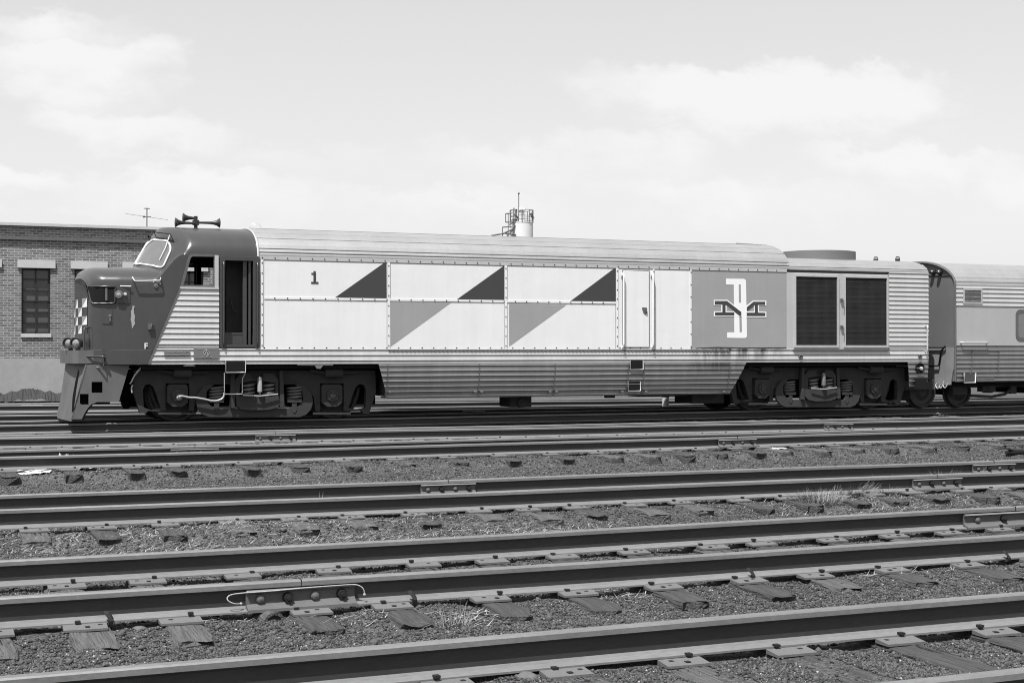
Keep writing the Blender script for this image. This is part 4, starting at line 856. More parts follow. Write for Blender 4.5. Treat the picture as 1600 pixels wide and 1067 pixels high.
# oil stain band under the emblem panel
mb = MB(); q = P2([(1082, 546), (1088, 543.5), (1120, 542), (1160, 543), (1228, 542.5), (1229, 548.5), (1180, 549), (1100, 548)], YS); mb.plate([q], YS - .010, .002); mb.build('oil_stain', M['grime'], lo)
# side door
z3_ = lambda x, y: (x / 3.1375 + 780, y / 3.1375 + 340)
a, b_ = at(*z3_(607, 635), YS), at(*z3_(732, 264), YS); dd = MB().box(a.x, b_.x, YS - .024, YS - .004, a.z, b_.z).build('side_door', M['white'], lo, bevel=.006)
frame_strip([(a.x - .012, a.z - .01), (b_.x + .012, a.z - .01), (b_.x + .012, b_.z + .012), (a.x - .012, b_.z + .012)], .014, YS - .013, .01, 'door_seam', M['bar'])
hx, hz = at(*z3_(708, 455), YS)[0], at(*z3_(708, 455), YS)[2]; hd = MB(); hd.plate([[(hx - .05, hz + .06), (hx + .055, hz + .06), (hx + .06, hz - .06), (hx + .03, hz - .085), (hx - .02, hz - .05), (hx - .05, hz + .03)]], YS - .036, .012); hd.box(hx + .02, hx + .05, YS - .06, YS - .036, hz - .03, hz + .05); hd.build('handle', M['bar'], dd)
for px_, m in ((971.5, 'white'), (1017.5, 'white')): vgrab(px_, 429, 543, .09, .020, m)
# maker plates
a, b_ = at(*(240 + 215 / 13.33, 530 + 350 / 13.33), YS), at(240 + 750 / 13.33, 530 + 232 / 13.33, YS); pl = MB().box(a.x, b_.x, YS - .045, YS - .02, a.z, b_.z).build('maker_plate', M['endgrey'], lo, bevel=.005)
cx_, cz_ = (a.x + b_.x) / 2, (a.z + b_.z) / 2; text_mesh('FAIRBANKS, MORSE & CO.', .036, cx_, YS - .047, cz_ + .02, M['grey'], pl); text_mesh('DIESELS AND LOCOMOTIVES', .036, cx_, YS - .047, cz_ - .025, M['grey'], pl)
a, b_ = at(240 + 830 / 13.33, 530 + 405 / 13.33, YS), at(240 + 1350 / 13.33, 530 + 175 / 13.33, YS); pl = MB().box(a.x, b_.x, YS - .05, YS - .02, a.z, b_.z).build('maker_plate', M['endgrey'], lo, bevel=.005)
cx_, cz_ = (a.x + b_.x) / 2, (a.z + b_.z) / 2; text_mesh('FAIRBANKS MORSE', .04, cx_, YS - .052, b_.z - .03, M['grey'], pl); text_mesh('ILLINOIS USA', .035, cx_, YS - .052, a.z + .03, M['grey'], pl)
mb = MB(); mb.tube([(cx_ + .055 * math.cos(k * .449), YS - .052, cz_ + .055 * math.sin(k * .449)) for k in range(14)], .006, 5, closed=True); mb.tube([(cx_ - .03, YS - .052, cz_ - .04), (cx_, YS - .052, cz_ + .04), (cx_ + .03, YS - .052, cz_ - .04)], .008, 5); mb.build('plate_medallion', M['grey'], pl)
# skirt
SK0 = .415
def tum(z): return .10 * max(0, (ZK - z) / .65) ** 2
skl, skr = lin((590.5, 572), (605, 619)), lin((1165, 568), (1142, 618))
steps_ = [(X_(592, YS), X_(605, YS)), ]
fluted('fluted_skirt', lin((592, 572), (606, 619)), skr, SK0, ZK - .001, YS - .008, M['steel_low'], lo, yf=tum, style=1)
mb = MB(); mb.box(X_(606, YS), X_(1143, YS), YS + .14, YC + 1.4, SK0 + .02, ZK); mb.build('underfloor_tank', M['grime'], lo)
mb = MB(); mb.box(X_(607, YS), X_(1143, YS), YS + .09, YS + .5, SK0 - .02, SK0 + .01)
mb.build('skirt_edge', M['bar'], lo)
sm = MB()
for a_, b2 in (((605.5, 547), (604.5, 620)), ((749, 549), (748, 619)), ((867.5, 549), (865.5, 619)), ((982, 550), (979.5, 619)), ((1007, 551), (1004, 619)), ((1140.5, 551), (1138, 614))):
    l_ = lin(a_, b2); 
    for k in range(12): z = ZK - (ZK - SK0) * k / 12; z2 = ZK - (ZK - SK0) * (k + 1) / 12; sm.tube([(l_(z), YS - .026 + tum(z), z), (l_(z2), YS - .026 + tum(z2), z2)], .006, 5)
sm.build('skirt_seam', M['bar'], lo)
for px_ in (610, 743, 753, 860, 870, 973, 1010, 1132): c = at(px_, 612.5, YS); mb = MB(); mb.lathe((c.x, YS + .02, c.z), (0, -1, 0), [(0, .03), (.03, .03), (.035, .015)], 10); mb.build('skirt_latch', M['bar'], lo)
hb = MB(); x = X_(607, YS)
while x < X_(1138, YS): hb.box(x, x + .03, YS - .036, YS - .02, 1.305, 1.345); x += .085
hb.box(X_(607, YS), X_(1138, YS), YS - .032, YS - .02, 1.318, 1.332); hb.build('piano_hinge', M['bar'], lo)
for q in (((983.5, 563), (1003.8, 577.5)), ((982, 596), (1001.5, 611))):
    a, b_ = at(q[0][0], q[1][1], YS), at(q[1][0], q[0][1], YS); tz = tum((a.z + b_.z) / 2); so_ = MB().box(a.x, b_.x, YS - .03 + tz, YS + .01 + tz, a.z, b_.z).build('step_recess', M['black'], lo)
    mb = MB(); mb.tube([(a.x, YS - .035 + tz, b_.z), (a.x, YS - .035 + tz, a.z), (b_.x, YS - .035 + tz, a.z), (b_.x, YS - .035 + tz, b_.z)], .012, 6); mb.build('frame', M['steel'], so_)
# louver screens
a, b_ = at(1237.5, 546, YS), at(1386.5, 424.5, YS)
lvx = [(X_(1241.5, YS), X_(1307.5, YS)), (X_(1319, YS), X_(1385, YS))]; lz0, lz1 = Z_(540.5, YS, 1310), Z_(432.5, YS, 1310)
MB().plate([[(XL, zp0), (b_.x + .02, zp0), (b_.x + .02, zp1), (XL, zp1)]] + [[(x0, lz0), (x1, lz0), (x1, lz1), (x0, lz1)] for x0, x1 in lvx], YS - .012, .022).build('louver_surround', M['steel'], lo)
for x0, x1 in lvx:
    lv = MB(); lv.box(x0, x1, YS + .005, YS + .014, lz0, lz1); lvo = lv.build('louver_screen', M['screen'], lo)
    fr_ = MB().plate([[(x0 - .03, lz0 - .03), (x1 + .03, lz0 - .03), (x1 + .03, lz1 + .03), (x0 - .03, lz1 + .03)], [(x0 + .015, lz0 + .015), (x1 - .015, lz0 + .015), (x1 - .015, lz1 - .015), (x0 + .015, lz1 - .015)]], YS - .045, .034); fr_.build('frame', M['steel'], lvo)
    sl_ = MB(); n = 14
    for k in range(1, n): z = lz0 + (lz1 - lz0) * k / n; sl_.box(x0, x1, YS - .008, YS + .004, z - .006, z + .006)
    sl_.build('slat', M['bar'], lvo)
    wr = MB(); n = 46
    for k in range(1, n): x = x0 + (x1 - x0) * k / n; wr.box(x - .0022, x + .0022, YS - .026, YS - .022, lz0, lz1)
    n = 66
    for k in range(1, n): z = lz0 + (lz1 - lz0) * k / n; wr.box(x0, x1, YS - .0215, YS - .018, z - .0022, z + .0022)
    wr.build('wire_mesh', M['mesh'], lvo)
mb = MB(); mb.box(lvx[0][0] - .05, lvx[1][1] + .05, YS - .06, YS - .01, lz0 - .11, lz0 - .07); mb.build('louver_ledge', M['bar'], lo)
for py in (470, 512): c = at(1313.5, py, YS); mb = MB(); mb.box(c.x - .02, c.x + .02, YS - .06, YS - .01, c.z - .03, c.z + .05); mb.tube([(c.x, YS - .06, c.z + .05), (c.x + .02, YS - .09, c.z - .02), (c.x + .01, YS - .09, c.z - .16)], .014, 6); mb.build('latch', M['bar'], lo)
fluted('fluted_end_panel', cst(b_.x + .022), cst(XR), ZS, ROOFZ0, YS - .012, M['steel'], lo, style=0)
# tail skirt beside coupling
txl = X_(1420, YS)
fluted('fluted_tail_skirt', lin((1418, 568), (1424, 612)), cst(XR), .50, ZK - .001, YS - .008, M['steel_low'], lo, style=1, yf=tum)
MB().plate([P2([(1429, 591), (1447, 591), (1447, 607), (1429, 607)], YS)], YS - .03, .02).build('step_recess', M['black'], lo)
c = at(1436.5, 575, YS); mb = MB(); mb.lathe((c.x, YS - .005, c.z), (0, -1, 0), [(0, .12), (.03, .12), (.035, .11), (.01, .09)], 24); mo_ = mb.build('tail_port', M['black'], lo); mb = MB(); mb.lathe((c.x, YS - .02, c.z - .01), (0, -1, 0), [(0, .03), (.05, .045), (.07, .04), (.08, .01)], 14); mb.build('plug', M['chrome'], mo_)
for px_, py in ((1250, 557.5), (1436.5, 557)): c = at(px_, py, YS); mb = MB(); mb.lathe((c.x, YS - .01, c.z), (0, -1, 0), [(0, .055), (.03, .055), (.035, .035), (.02, .03)], 18); mb.build('drain_port', M['bar'], lo)
x = X_(1444.5, YS); grab([(x, YS - .01, Z_(509, YS, 1444)), (x + .0, YS - .10, Z_(509, YS, 1444)), (x, YS - .10, Z_(512, YS, 1444)), (x, YS - .10, Z_(546, YS, 1444)), (x, YS - .1, Z_(549, YS, 1444)), (x, YS - .01, Z_(549, YS, 1444))], .016, 'chrome')
# roof things
c = at(1277, 400, YC); fs = MB(); rr = (X_(1327, YC) - X_(1228, YC)) / 2; zt = Z_(391.5, YC - .6, 1277); fs.lathe((c.x, YC, 3.2), (0, 0, 1), [(0, rr), (zt - 3.2, rr), (zt - 3.2 + .005, rr - .03), (3.45 - 3.2, rr - .05)], 48); fs.build('fan_shroud', M['endgrey'], lo)
MB().box(X_(1327, 28.2), X_(1384, 28.2), 28.0, 29.1, 3.38, Z_(408.2, 28.0, 1350)).build('roof_hatch', M['roof'], lo)
for px_, py in ((1368, 407), (1402, 406.5)):
    c = at(px_, py, 28.1); mb = MB(); mb.lathe((c.x - .06, 28.1, c.z), (.8, -.6, 0), [(0, .03), (.02, .085), (.09, .085), (.11, .04)], 18); mb.box(c.x - .03, c.x + .03, 28.07, 28.13, 3.33, c.z); mb.build('roof_ventilator', M['horn'], lo)
rs = MB(); q = lambda x, y, Y=28.1: tuple(at(x, y, Y))
rs.tube([q(905, 377, 27.9), q(1080, 380.5, 27.9), q(1190, 384, 27.9)], .012, 6); rs.tube([q(545, 362.5, 28.3), q(556, 368.5, 27.9), (q(575, 369, 27.9))], .014, 6); rs.tube([q(1150, 380.5, 28.3), q(1190, 383, 28.1), q(1212, 390, 27.7)], .014, 6); rs.build('roof_seam', M['bar'], lo)
for k, a_ in enumerate((.55, .80, 1.0, 1.2, 1.38)):
    c_, s__ = math.cos(a_), math.sin(a_); wv = c_ ** (2 / RPW); zz_ = s__ ** (2 / RPW)
    mb = MB(); mb.tube([(XB, YC - 1.5 * wv, ROOFZ0 + zz_ * (ROOFH + .03)), (XH, YC - 1.5 * wv, ROOFZ0 + zz_ * (ROOFH + .03))], .006, 5); mb.build('roof_rib', M['bar'] if k in (0, 3) else M['roof'], lo)
for px_, py in ((564, 368), (872, 377.5), (1080, 384)): c = at(px_, py, 27.85); mb = MB(); mb.box(c.x - .04, c.x + .04, 27.8, 27.86, c.z - .03, c.z + .03); mb.build('roof_bracket', M['bar'], lo)
mb = MB(); c = at(399.5, 355, 28.0)
for k_, rr_ in enumerate((.11, .085)): mb.tube([(c.x + .02 * k_ + rr_ * math.cos(a), 28.0, c.z - .03 + rr_ * math.sin(a)) for a in [math.pi * (k / 10) for k in range(11)]], .006, 6)
mb.build('lifting_ring', M['chrome'], lo)
# horns
q7 = lambda x, y: (x / 7.2727 + 200, y / 7.2727 + 325)
def horn(bell, neck, Y, par): 
    a = at(*q7(*bell), Y); b_ = at(*q7(*neck), Y); L_ = (b_ - a).length; mb = MB(); mb.lathe(a, (b_ - a), [(0, .004), (.004, .088), (.012, .093), (.02, .085), (.06, .055), (.12, .036), (.2, .026), (L_, .022)], 20, True); return mb.build('horn_bell', M['horn'], par)
hm = MB(); c = at(*q7(770, 235), 28.2); t_ = at(*q7(790, 95), 28.2); hm.tube([(c.x, 28.2, c.z - .15), (c.x, 28.2, t_.z)], .035, 10); hm.box(c.x - .055, c.x + .055, 28.14, 28.26, at(*q7(770, 195), 28.2).z, at(*q7(770, 140), 28.2).z); hm.box(c.x - .22, c.x + .52, 28.05, 28.35, c.z - .14, c.z - .02)
ho = hm.build('air_horn', M['horn'], lo); horn((535, 165), (760, 175), 28.15, ho); horn((622, 112), (790, 118), 28.4, ho); horn((1045, 172), (800, 168), 28.25, ho)
# underbody frame
ub = MB(); ub.box(4.0, XR, YS + .12, YC + 1.4, .98, 1.09); ub.box(4.3, 8.5, YC - .5, YC + .5, .55, .98); ub.box(16.6, XR - .2, YC - .6, YC + .6, .5, .98); ub.build('underframe', M['black'], lo)
for x0, x1, y0, y1, z0, z1 in ((X_(797, 27.6), X_(831, 27.6), 27.6, 28.2, .17, .45), (X_(1000, 27.7), X_(1075, 27.7), 27.7, 28.3, .34, .42), (X_(1078, 27.7), X_(1128, 27.7), 27.6, 28.4, .18, .42), (X_(940, 27.7), X_(955, 27.7), 27.5, 27.6, .33, .42)):
    MB().box(x0, x1, y0, y1, z0, z1).build('underfloor_box', M['grime'], lo, bevel=.02)
MB().lathe((X_(815, 27.6), 27.55, .26), (0, 1, 0), [(0, .1), (.6, .1)], 12).build('drain_sump', M['grime'], lo)
# step box with light frame under the cab door, brake hose loops
z7 = lambda x, y: (x / 3.8095 + 180, y / 3.8095 + 550)
a, b_ = at(*z7(657, 122), 27.0), at(*z7(775, 52), 27.0); sb = MB(); sb.box(a.x, b_.x, 27.0, 27.25, a.z, b_.z); sbo = sb.build('step_box', M['black'], lo)
mb = MB(); mb.tube([(a.x, 26.985, b_.z), (a.x, 26.985, a.z), (b_.x, 26.985, a.z), (b_.x, 26.985, b_.z)], .012, 6); mb.build('frame', M['bright'], sbo)
def px3(pts, Y=27.1): return [tuple(at(*z7(*p_), Y)) for p_ in pts]
mb = MB(); mb.tube(px3([(650, 122), (650, 225), (652, 250), (755, 250), (757, 225), (757, 160), (775, 122)]), .010, 6); mb.build('step_bracket', M['bright'], lo)
for pts in ([(85, 187), (95, 180), (115, 140), (150, 100), (168, 82)], [(100, 242), (97, 215), (104, 195)], [(125, 120), (140, 105), (155, 90)]):
    mb = MB(); mb.tube(smoothpts(px3(pts, 27.3)), .016, 6); mb.build('air_pipe', M['bright'], lo)
tri_ = MB()
for pts in ([(405, 84), (425, 72), (455, 70), (478, 84)], [(1085, 72), (1298, 72), (1298, 80), (1240, 80), (1222, 100), (1200, 98), (1190, 80), (1085, 79)]): tri_.plate([[tuple((at(*z7(*p_), YS).x, at(*z7(*p_), YS).z)) for p_ in pts]], YS + .02, .004)
tri_.build('painted_light_gap', M['bright'], lo)  # pale plates painted as the bright see-through gaps above the front truck
# --- trucks
AX = [X_(274, 27.72, 615), X_(521, 27.72, 612), X_(1177, 27.72, 600), X_(1352, 27.72, 600)]
AX[3] = AX[2] + (AX[1] - AX[0])
def wheel(x, par, r_=.52, both=True, Yc=YC, m='wheel'):
    mb = MB()
    for s_ in ((-1, 1) if both else (-1,)):
        mb.lathe((x, Yc + s_ * .71, r_), (0, s_, 0), [(-.005, r_ + .028), (.025, r_ + .026), (.035, r_), (.13, r_ - .006), (.135, r_ - .06), (.10, r_ - .075), (.09, .22), (.12, .16), (.15, .12), (.16, .05)], 40)
        mb.lathe((x, Yc + s_ * .71, r_), (0, -s_, 0), [(.0, r_ + .02), (.01, .1)], 40)
    mb.lathe((x, Yc - .7, r_), (0, 1, 0), [(0, .09), (1.4, .09)], 14); return mb.build('wheel_set', M[m], par)
def make_truck(x0, pipe):
    dx = x0 - AX[0]; tr = lo; Yf = 27.30
    def q(pts, Y): return [(at(*z7(*p_), Y).x + dx, at(*z7(*p_), Y).z) for p_ in pts]
    def mir(L_, c_=830): return L_ + [(2 * c_ - x, y) for x, y in reversed(L_)]
    base = at(*z7(830, 380), YC); 
    T = D.objects.new('truck', None); COL.objects.link(T); T.parent = lo; WL[T] = Vector((base.x + dx, YC, 0)); T.location = WL[T] - WL[lo]
    half = [(112, 108), (108, 240), (148, 365), (182, 365), (195, 350), (262, 352), (300, 348), (300, 186), (440, 186), (440, 350), (468, 350), (480, 262), (535, 205), (575, 192)]
    left = [(x, y) for x, y in half]; outer = left + [(2 * 830 - x, y) for x, y in reversed(left)]
    hl = [(165, 225), (178, 196), (205, 190), (228, 208), (245, 250), (272, 332), (215, 345), (170, 330)]
    Y1 = Yf + .08; fo = MB().plate([q(outer, Y1), q(hl, Y1), q([(1660 - x, y) for x, y in hl], Y1)], Y1, .12).build('side_frame', M['grime'], T, bevel=.012)
    e_ = [(575, 192), (530, 200), (488, 255), (482, 300), (494, 342), (522, 372), (562, 388), (1098, 388), (1138, 372), (1166, 342), (1178, 300), (1172, 255), (1130, 200), (1085, 192), (1070, 192), (1115, 235), (1120, 285), (1090, 322), (1040, 335), (620, 335), (570, 322), (542, 285), (545, 235), (590, 192)]
    MB().plate([q(e_, Yf)], Yf, .07).build('equalizer', M['grime'], T, bevel=.01)
    # centre bolster housing
    Y2 = Yf - .06
    MB().plate([q([(690, 110), (712, 110), (712, 335), (685, 335)], Y2)], Y2, .10).build('bolster_guide', M['grime'], T, bevel=.008)
    MB().plate([q([(978, 110), (1000, 110), (1008, 330), (982, 330)], Y2)], Y2, .10).build('bolster_guide', M['grime'], T, bevel=.008)
    MB().plate([q([(718, 262), (975, 262), (985, 310), (968, 332), (920, 346), (800, 350), (745, 340), (720, 318)], Y2)], Y2, .12).build('spring_plank', M['grime'], T, bevel=.012)
    MB().plate([q([(715, 165), (745, 130), (805, 128), (815, 160), (875, 160), (885, 128), (940, 130), (972, 165), (972, 262), (955, 262), (955, 185), (900, 176), (870, 170), (820, 170), (780, 178), (745, 185), (738, 262), (715, 262)], Y2)], Y2 + .01, .06).build('bolster', M['grime'], T, bevel=.008)
    MB().box(q([(700, 1)], Y1)[0][0], q([(990, 1)], Y1)[0][0], Y1 + .12, YC, .35, .98).build('bolster_beam', M['black'], T)
    MB().box(q([(160, 1)], YC)[0][0], q([(1500, 1)], YC)[0][0], YC - .55, YC + .55, .26, .97).build('truck_backing', M['black'], T)  # black box added to darken the open gaps in the truck
    def spring(cx_, cy0, cy1, rpx, Y, tn, wr_, m):
        (xa, za), (xb, zb2) = q([(cx_, cy1), (cx_ + rpx, cy0)], Y); r_ = xb - xa; mb = MB(); n = int(tn * 14)
        mb.tube([(xa + r_ * math.cos(2 * math.pi * k / 14), Y + r_ * .9 * math.sin(2 * math.pi * k / 14), za + (zb2 - za) * k / n) for k in range(n + 1)], wr_, 7); mb.build('coil_spring', M[m], T)
    spring(792, 188, 262, 34, Y2 + .10, 3.2, .026, 'spring'); spring(912, 188, 262, 34, Y2 + .10, 3.2, .026, 'spring')
    spring(603, 205, 280, 42, Yf + .10, 4.2, .022, 'bar'); spring(1066, 205, 280, 42, Yf + .10, 4.2, .022, 'bar')
    for cx_ in (603, 1066): MB().plate([q([(cx_ - 40, 278), (cx_ + 44, 278), (cx_ + 44, 300), (cx_ - 40, 300)], Yf - .02)], Yf - .02, .2).build('spring_seat', M['grime'], T); MB().plate([q([(cx_ - 14, 300), (cx_ + 16, 300), (cx_ + 16, 345), (cx_ + 6, 362), (cx_ - 6, 362), (cx_ - 14, 345)], Yf - .012)], Yf - .012, .01).build('spring_lug', M['grime'], T, bevel=.005)
    (xd, zd), (xe, ze) = q([(857, 252), (857, 145)], Y2); mb = MB(); mb.tube([(xd, Y2 - .05, zd), (xe, Y2 - .05, zd + .03), (xe, Y2 - .05, zd + .05)], .02, 8); mb.tube([(xe, Y2 - .05, zd + .05), (xe, Y2 - .05, ze - .03), (xe, Y2 - .05, ze)], [.05, .045, .02], 12); mb.build('damper', M['lens'] if pipe else M['spring'], T)
    a_, b2 = q([(755, 256), (965, 250)], Y2); mb = MB(); mb.tube([(a_[0], Y2 - .05, a_[1]), (xe, Y2 - .07, a_[1] - .02), (b2[0], Y2 - .05, b2[1])], .014, 6); mb.build('swing_rod', M['bright'], T)
    for cx_ in (372, 1292):
        jb = MB().plate([q([(cx_ - 62, 205), (cx_ - 50, 192), (cx_ + 50, 192), (cx_ + 62, 205), (cx_ + 62, 300), (cx_ + 30, 326), (cx_ - 30, 326), (cx_ - 62, 300)], Yf)], Yf, .2).build('journal_box', M['grime'], T, bevel=.012)
        (xj, zj), = q([(cx_, 258)], Yf); mb = MB(); mb.lathe((xj, Yf, zj), (0, -1, 0), [(0, .12), (.03, .115), (.035, .06), (.05, .055), (.055, .01)], 22)
        for k in range(6): mb.lathe((xj + .09 * math.cos(k * 1.047), Yf - .03, zj + .09 * math.sin(k * 1.047)), (0, -1, 0), [(0, .014), (.015, .012)], 6)
        mb.build('bearing_cap', M['wheel'], jb)
        MB().plate([q([(cx_ - 112, 360), (cx_ + 112, 360), (cx_ + 112, 372), (cx_ - 112, 372)], Yf)], Yf + .02, .10).build('pedestal_tie', M['grime'], T)
        xc = cx_ + (28 if cx_ < 800 else 8); (x1, z1), (x2, z2) = q([(xc - 55, 124), (xc + 50, 124)], Yf); mb = MB(); mb.lathe((x1, Yf + .0, z1), (1, 0, 0), [(0, .03), (.01, .09), (x2 - x1, .095), (x2 - x1 + .01, .03)], 16); mb.tube([(x1, Yf, z1), (x1 - .28, Yf, z1 + .05)], .03, 6); mb.tube([(x2, Yf, z2), (x2 + .32, Yf, z2 + .0)], .02, 6); mb.build('brake_cylinder', M['grime'], T)
        mb = MB(); sg = -1 if cx_ < 800 else 1; pts = q([(cx_ + sg * 160, 210), (cx_ + sg * 150, 260), (cx_ + sg * 118, 340), (cx_ + sg * 95, 340)], Y1 + .16); mb.tube([(x, Y1 + .2, z) for x, z in pts], .035, 6); mb.build('brake_beam', M['grime'], T)
    for x in (AX[0] + dx, AX[1] + dx): wheel(x, T)
    MB().plate([q(outer, Y1)], YC + 1.05, .12).build('side_frame', M['grime'], T)
    if pipe:
        mb = MB(); pts = [(at(*z7(*p_), Yf - .08)) for p_ in [(372, 272), (388, 262), (412, 264), (440, 270), (480, 272), (530, 280), (570, 289), (605, 289), (635, 278), (646, 262), (650, 240)]]; mb.tube(smoothpts(pts), .018, 8); a_ = pts[0]; go_ = mb.build('generator_cable', M['bright'], T); mb = MB(); mb.lathe((a_.x + .03, a_.y + .03, a_.z - .0), (0, -1, 0), [(0, .055), (.03, .055), (.035, .035), (.05, .03), (.055, .005)], 14); mb.build('cable_plug', M['bar'], go_)
    return T
make_truck(AX[0], True); make_truck(AX[2], False)
wheel(X_(1441, 27.72, 610), lo, .38); c = X_(1441, 27.5, 600); MB().box(c - .5, c + .35, 27.5, 28.2, .42, .62).build('trailing_bracket', M['grime'], lo)
mb = MB(); mb.box(X_(1396, 27.6), X_(1420, 27.6), 27.55, 28.2, .2, .95); mb.build('equipment_box', M['black'], lo)
for a_, b2 in (((592, 640), (560, 655)), ((590, 634), (540, 651))): pass
# ================================================================== COACH
CX0 = X_(1493, YS); co = thing('passenger_coach', (CX0 + 6, YC, 0), 'low fluted stainless passenger coach coupled behind the locomotive at right', 'railway coach', 'train stock coupled on the sixth track')
CX1 = CX0 + 26
CZ0, CH = 2.80, .62
def cz(u): return CZ0 + CH * max(0, 1 - abs(u) ** 2.2) ** (1 / 2.2)
mb = MB(); rows = []; prof = []
for k in range(101):
    a = math.pi * k / 100; c_, s__ = math.cos(a), math.sin(a); prof.append((abs(c_) ** (2 / 2.2) * (1 if c_ > 0 else -1), s__ ** (2 / 2.2)))
for x in (CX0, CX0 + .4, CX1):
    r_ = []
    for wv, zz_ in prof: z = zz_ * CH; o_ = .010 * (1 if (z % .1) < .06 else 0) if z < .5 else 0; r_.append((x, YC - wv * (1.5 + o_), CZ0 + z + (o_ if abs(wv) < .8 else 0)))
    rows.append(r_)
mb.grid(rows, True, True); cr = mb.build('roof', M['roof'], co); e = cr.modifiers.new('es', 'EDGE_SPLIT'); e.split_angle = R(25)
zq = lambda py: Z_(py, YS, 1540)
zu, zl_ = zq(478.5), zq(540)
fluted('fluted_upper_side', cst(CX0), cst(CX1), zu, CZ0, YS - .008, M['steel'], co)
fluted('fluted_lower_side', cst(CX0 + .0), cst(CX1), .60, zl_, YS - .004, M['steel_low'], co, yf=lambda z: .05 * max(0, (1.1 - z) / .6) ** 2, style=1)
MB().box(CX0, CX1, YS - .01, YS + .02, zl_ + .002, zu - .002).build('window_band', M['coachgrey'], co)
MB().box(CX0 + .06, CX1, YS + .07, YC + 1.45, .66, CZ0 + .01).build('body_core', M['interior'], co)
a = X_(1588, YS); 
for k in range(9):
    x0 = a + k * 2.1; x1 = x0 + 1.25; z0, z1 = zq(530), zq(485)
    wo = MB().plate([rrect(x0 - .03, z0 - .03, x1 + .03, z1 + .03, .12), rrect(x0 + .04, z0 + .04, x1 - .04, z1 - .04, .08)], YS - .025, .03).build('window', M['bar'], co); MB().plate([rrect(x0, z0, x1, z1, .1)], YS - .014, .003).build('pane', M['glass'], wo)
a, b_ = at(1506, 472, YS), at(1531.5, 454, YS); vo_ = MB().plate([[(a.x - .04, a.z - .04), (b_.x + .04, a.z - .04), (b_.x + .04, b_.z + .04), (a.x - .04, b_.z + .04)], [(a.x, a.z), (b_.x, a.z), (b_.x, b_.z), (a.x, b_.z)]], YS - .035, .03).build('vent_grille', M['coachgrey'], co)
mb = MB(); n = 15
for k in range(n): x = a.x + (b_.x - a.x) * (k + .5) / n; mb.box(x - .008, x + .008, YS - .03, YS - .02, a.z, b_.z)
mb.build('vent_bar', M['bar'], vo_); MB().box(a.x, b_.x, YS - .0195, YS - .012, a.z, b_.z).build('vent_back', M['bar'], vo_)
zz = Z_(535.5, YS, 1520); grab([(X_(1500, YS), YS, zz), (X_(1501, YS), YS - .08, zz), (X_(1504, YS), YS - .09, zz), (X_(1537, YS), YS - .09, zz), (X_(1539, YS), YS - .08, zz), (X_(1540, YS), YS, zz)], .018, 'chrome', par=co)
sm = MB()
for pts in (((1518.5, 546), (1518, 568)), ((1560.5, 546), (1559, 580)), ((1503, 547), (1560, 547.5)), ((1518, 568), (1515, 586))): p0, p1 = at(*pts[0], YS), at(*pts[1], YS); sm.tube([(p0.x, YS - .024, p0.z), (p1.x, YS - .022, p1.z)], .007, 5)
sm.build('panel_seam', M['bar'], co)
a, b_ = at(1506, 598, YS), at(1521.5, 582.5, YS); so_ = MB().box(a.x, b_.x, YS - .015, YS + .04, a.z, b_.z).build('step_recess', M['interior'], co); mb = MB(); mb.tube([(a.x - .01, YS - .03, b_.z), (a.x - .02, YS - .04, a.z), (b_.x + .01, YS - .04, a.z), (b_.x + .03, YS - .03, b_.z)], .02, 6); mb.build('frame', M['steel'], so_)
a, b_ = at(1525, 596, YS), at(1552, 589, YS); MB().box(a.x, b_.x, YS - .028, YS, a.z, b_.z).build('blank_plate', M['bar'], co)
# end face
YF = YC; ol = [(YS + .0, .62), (YS, CZ0)] + [(YC - wv * 1.5, CZ0 + zz_ * CH) for wv, zz_ in prof[1:-1]] + [(YC + 1.5, CZ0), (YC + 1.5, .62)]
mb = MB(); n = len(ol)
v = [(CX0 - .01, y, z) for y, z in ol]; mb.add(v, [tuple(range(n))]); mb.build('end_wall', M['endgrey'], co)
mb = MB(); mb.tube([(CX0 - .01, y, z) for y, z in ol[:-1]][0:1] + [(CX0 - .01, y + (0 if y > YC else 0), z) for y, z in ol[1:-1]], .028, 6); mb.build('end_lip', M['bar'], co)
# roof hood over the gangway
mb = MB(); hs = [(YC - wv * 1.5, CZ0 + zz_ * CH) for wv, zz_ in prof[3:-3]]; mb.grid([[(CX0 - .07 * max(0, min(1, (z - CZ0) / .5)), y, z) for y, z in hs], [(CX0 + .02, y, z + .004) for y, z in hs]], True, True); ho_ = mb.build('gangway_hood', M['bar'], co); mo = ho_.modifiers.new('s', 'SOLIDIFY'); mo.thickness = .02
ap = MB(); za, zb_ = Z_(543, YC - 1, 1470), Z_(604, YC - 1, 1470); ap.add([(CX0 - .05, YS + .02, za), (CX0 - .05, YC, za), (CX0 - .05, YC, zb_), (CX0 - .05, YS + .12, zb_ + .05), (CX0 - .05, YS + .03, zb_ + .4)], [(0, 1, 2, 3, 4)]); apo = ap.build('end_apron', M['apron'], co); mo = apo.modifiers.new('s', 'SOLIDIFY'); mo.thickness = .03
ap = MB(); y1, y0 = YC - .5, YC - 1.15; ap.tube([(CX0 - .09, y0 - .1, za + .03), (CX0 - .09, y0 + .05, za - .08), (CX0 - .10, y0 + .12, za - .42), (CX0 - .10, y1, za - .45)], .02, 6); ap.tube([(CX0 - .09, y0 - .1, za + .0), (CX0 - .09, YC, za + .0)], .018, 6); ap.build('bent_bar', M['black'], apo)
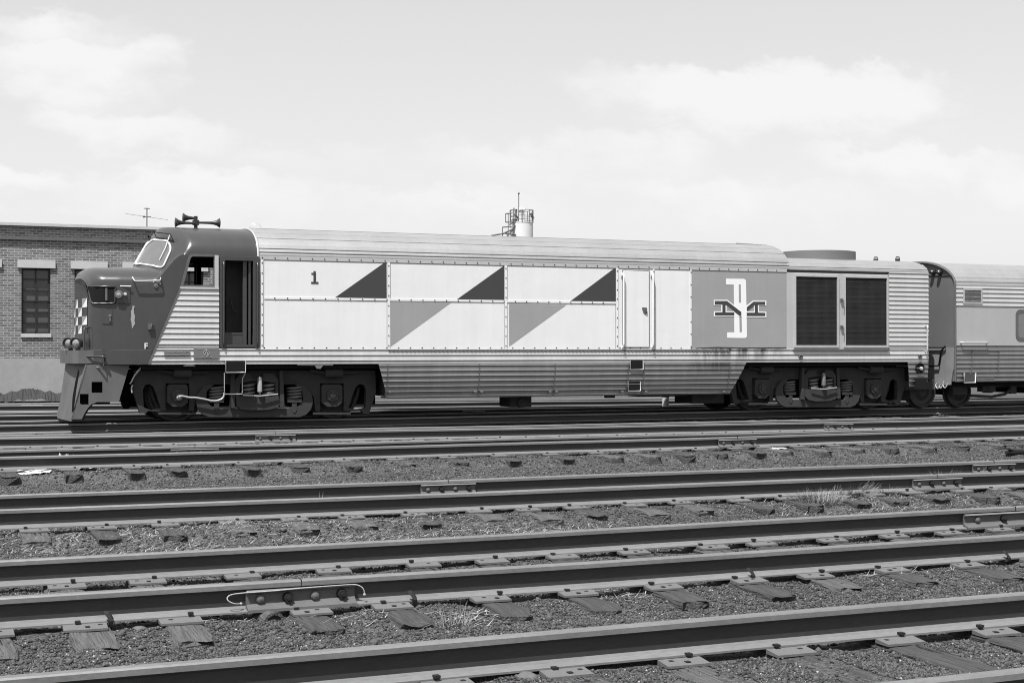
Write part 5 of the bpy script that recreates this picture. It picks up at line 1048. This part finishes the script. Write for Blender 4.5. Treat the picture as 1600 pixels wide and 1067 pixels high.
ch = MB(); r_ = random.Random(3)
for k in range(9):
    y = YS + .15 + k * .13; ch.tube(smoothpts([(CX0 - .1, y, zb_ + r_.uniform(.05, .2)), (CX0 - .14, y + .05, zb_ - r_.uniform(-.02, .06)), (CX0 - .12, y + .16, zb_ + r_.uniform(.0, .15))]), .014, 6)
ch.build('coupling_chain', M['bright'], co)
for px_ in (1461.5, 1469.5):
    y = YC - .75 + (px_ - 1461) / 8 * -.24; c = Vector((CX0 - .02, y, Z_(425, y, 1465))); mb = MB(); mb.lathe(c, (-1, 0, 0), [(0, .07), (.06, .06), (.10, .05), (.12, .01)], 14); l_ = mb.build('marker_lamp', M['horn'], co); mb = MB(); mb.ball((c.x - .08, c.y - .03, c.z), .035); mb.build('lens', M['lens'], l_)
mb = MB(); z_ = Z_(431, YC - .8, 1470); mb.tube([(CX0 - .02, YC - 1.3, z_ - .02), (CX0 - .02, YC - .2, z_ + .03)], .01, 5); mb.build('end_seam', M['bar'], co)
# running gear
for k, px_ in enumerate((1498,)): x = X_(px_, 27.72, 610); wheel(x, co, .36); wheel(x + 15, co, .36)
rg = MB(); x = X_(1498, 27.5, 600); rg.box(x - .25, x + 2.2, 27.5, 27.62, .46, .60); rg.box(x - .2, x + .2, 27.45, 27.6, .30, .5); rg.box(x + .62, x + 1.0, 27.4, 27.6, .36, .6); rg.lathe((x + .85, 27.5, .33), (0, 0, 1), [(0, .10), (.03, .15), (.2, .15), (.24, .1)], 14)
rg.tube([(x + .3, 27.45, .27), (x + .9, 27.42, .24), (x + 1.3, 27.42, .30), (x + 1.5, 27.42, .42)], .035, 8); rg.box(x + 1.45, x + 1.62, 27.4, 27.5, .3, .62); rg.build('running_gear', M['grime'], co)
MB().box(CX0 + .1, CX1, 27.3, 29.8, .50, .66).build('underframe', M['black'], co)
MB().box(x + 2.2, x + 8, 27.6, 29.4, .30, .52).build('underfloor_box', M['black'], co)
MB().box(XR, CX0, YC - .25, YC + .25, .55, .85).build('drawbar', M['black'], co)
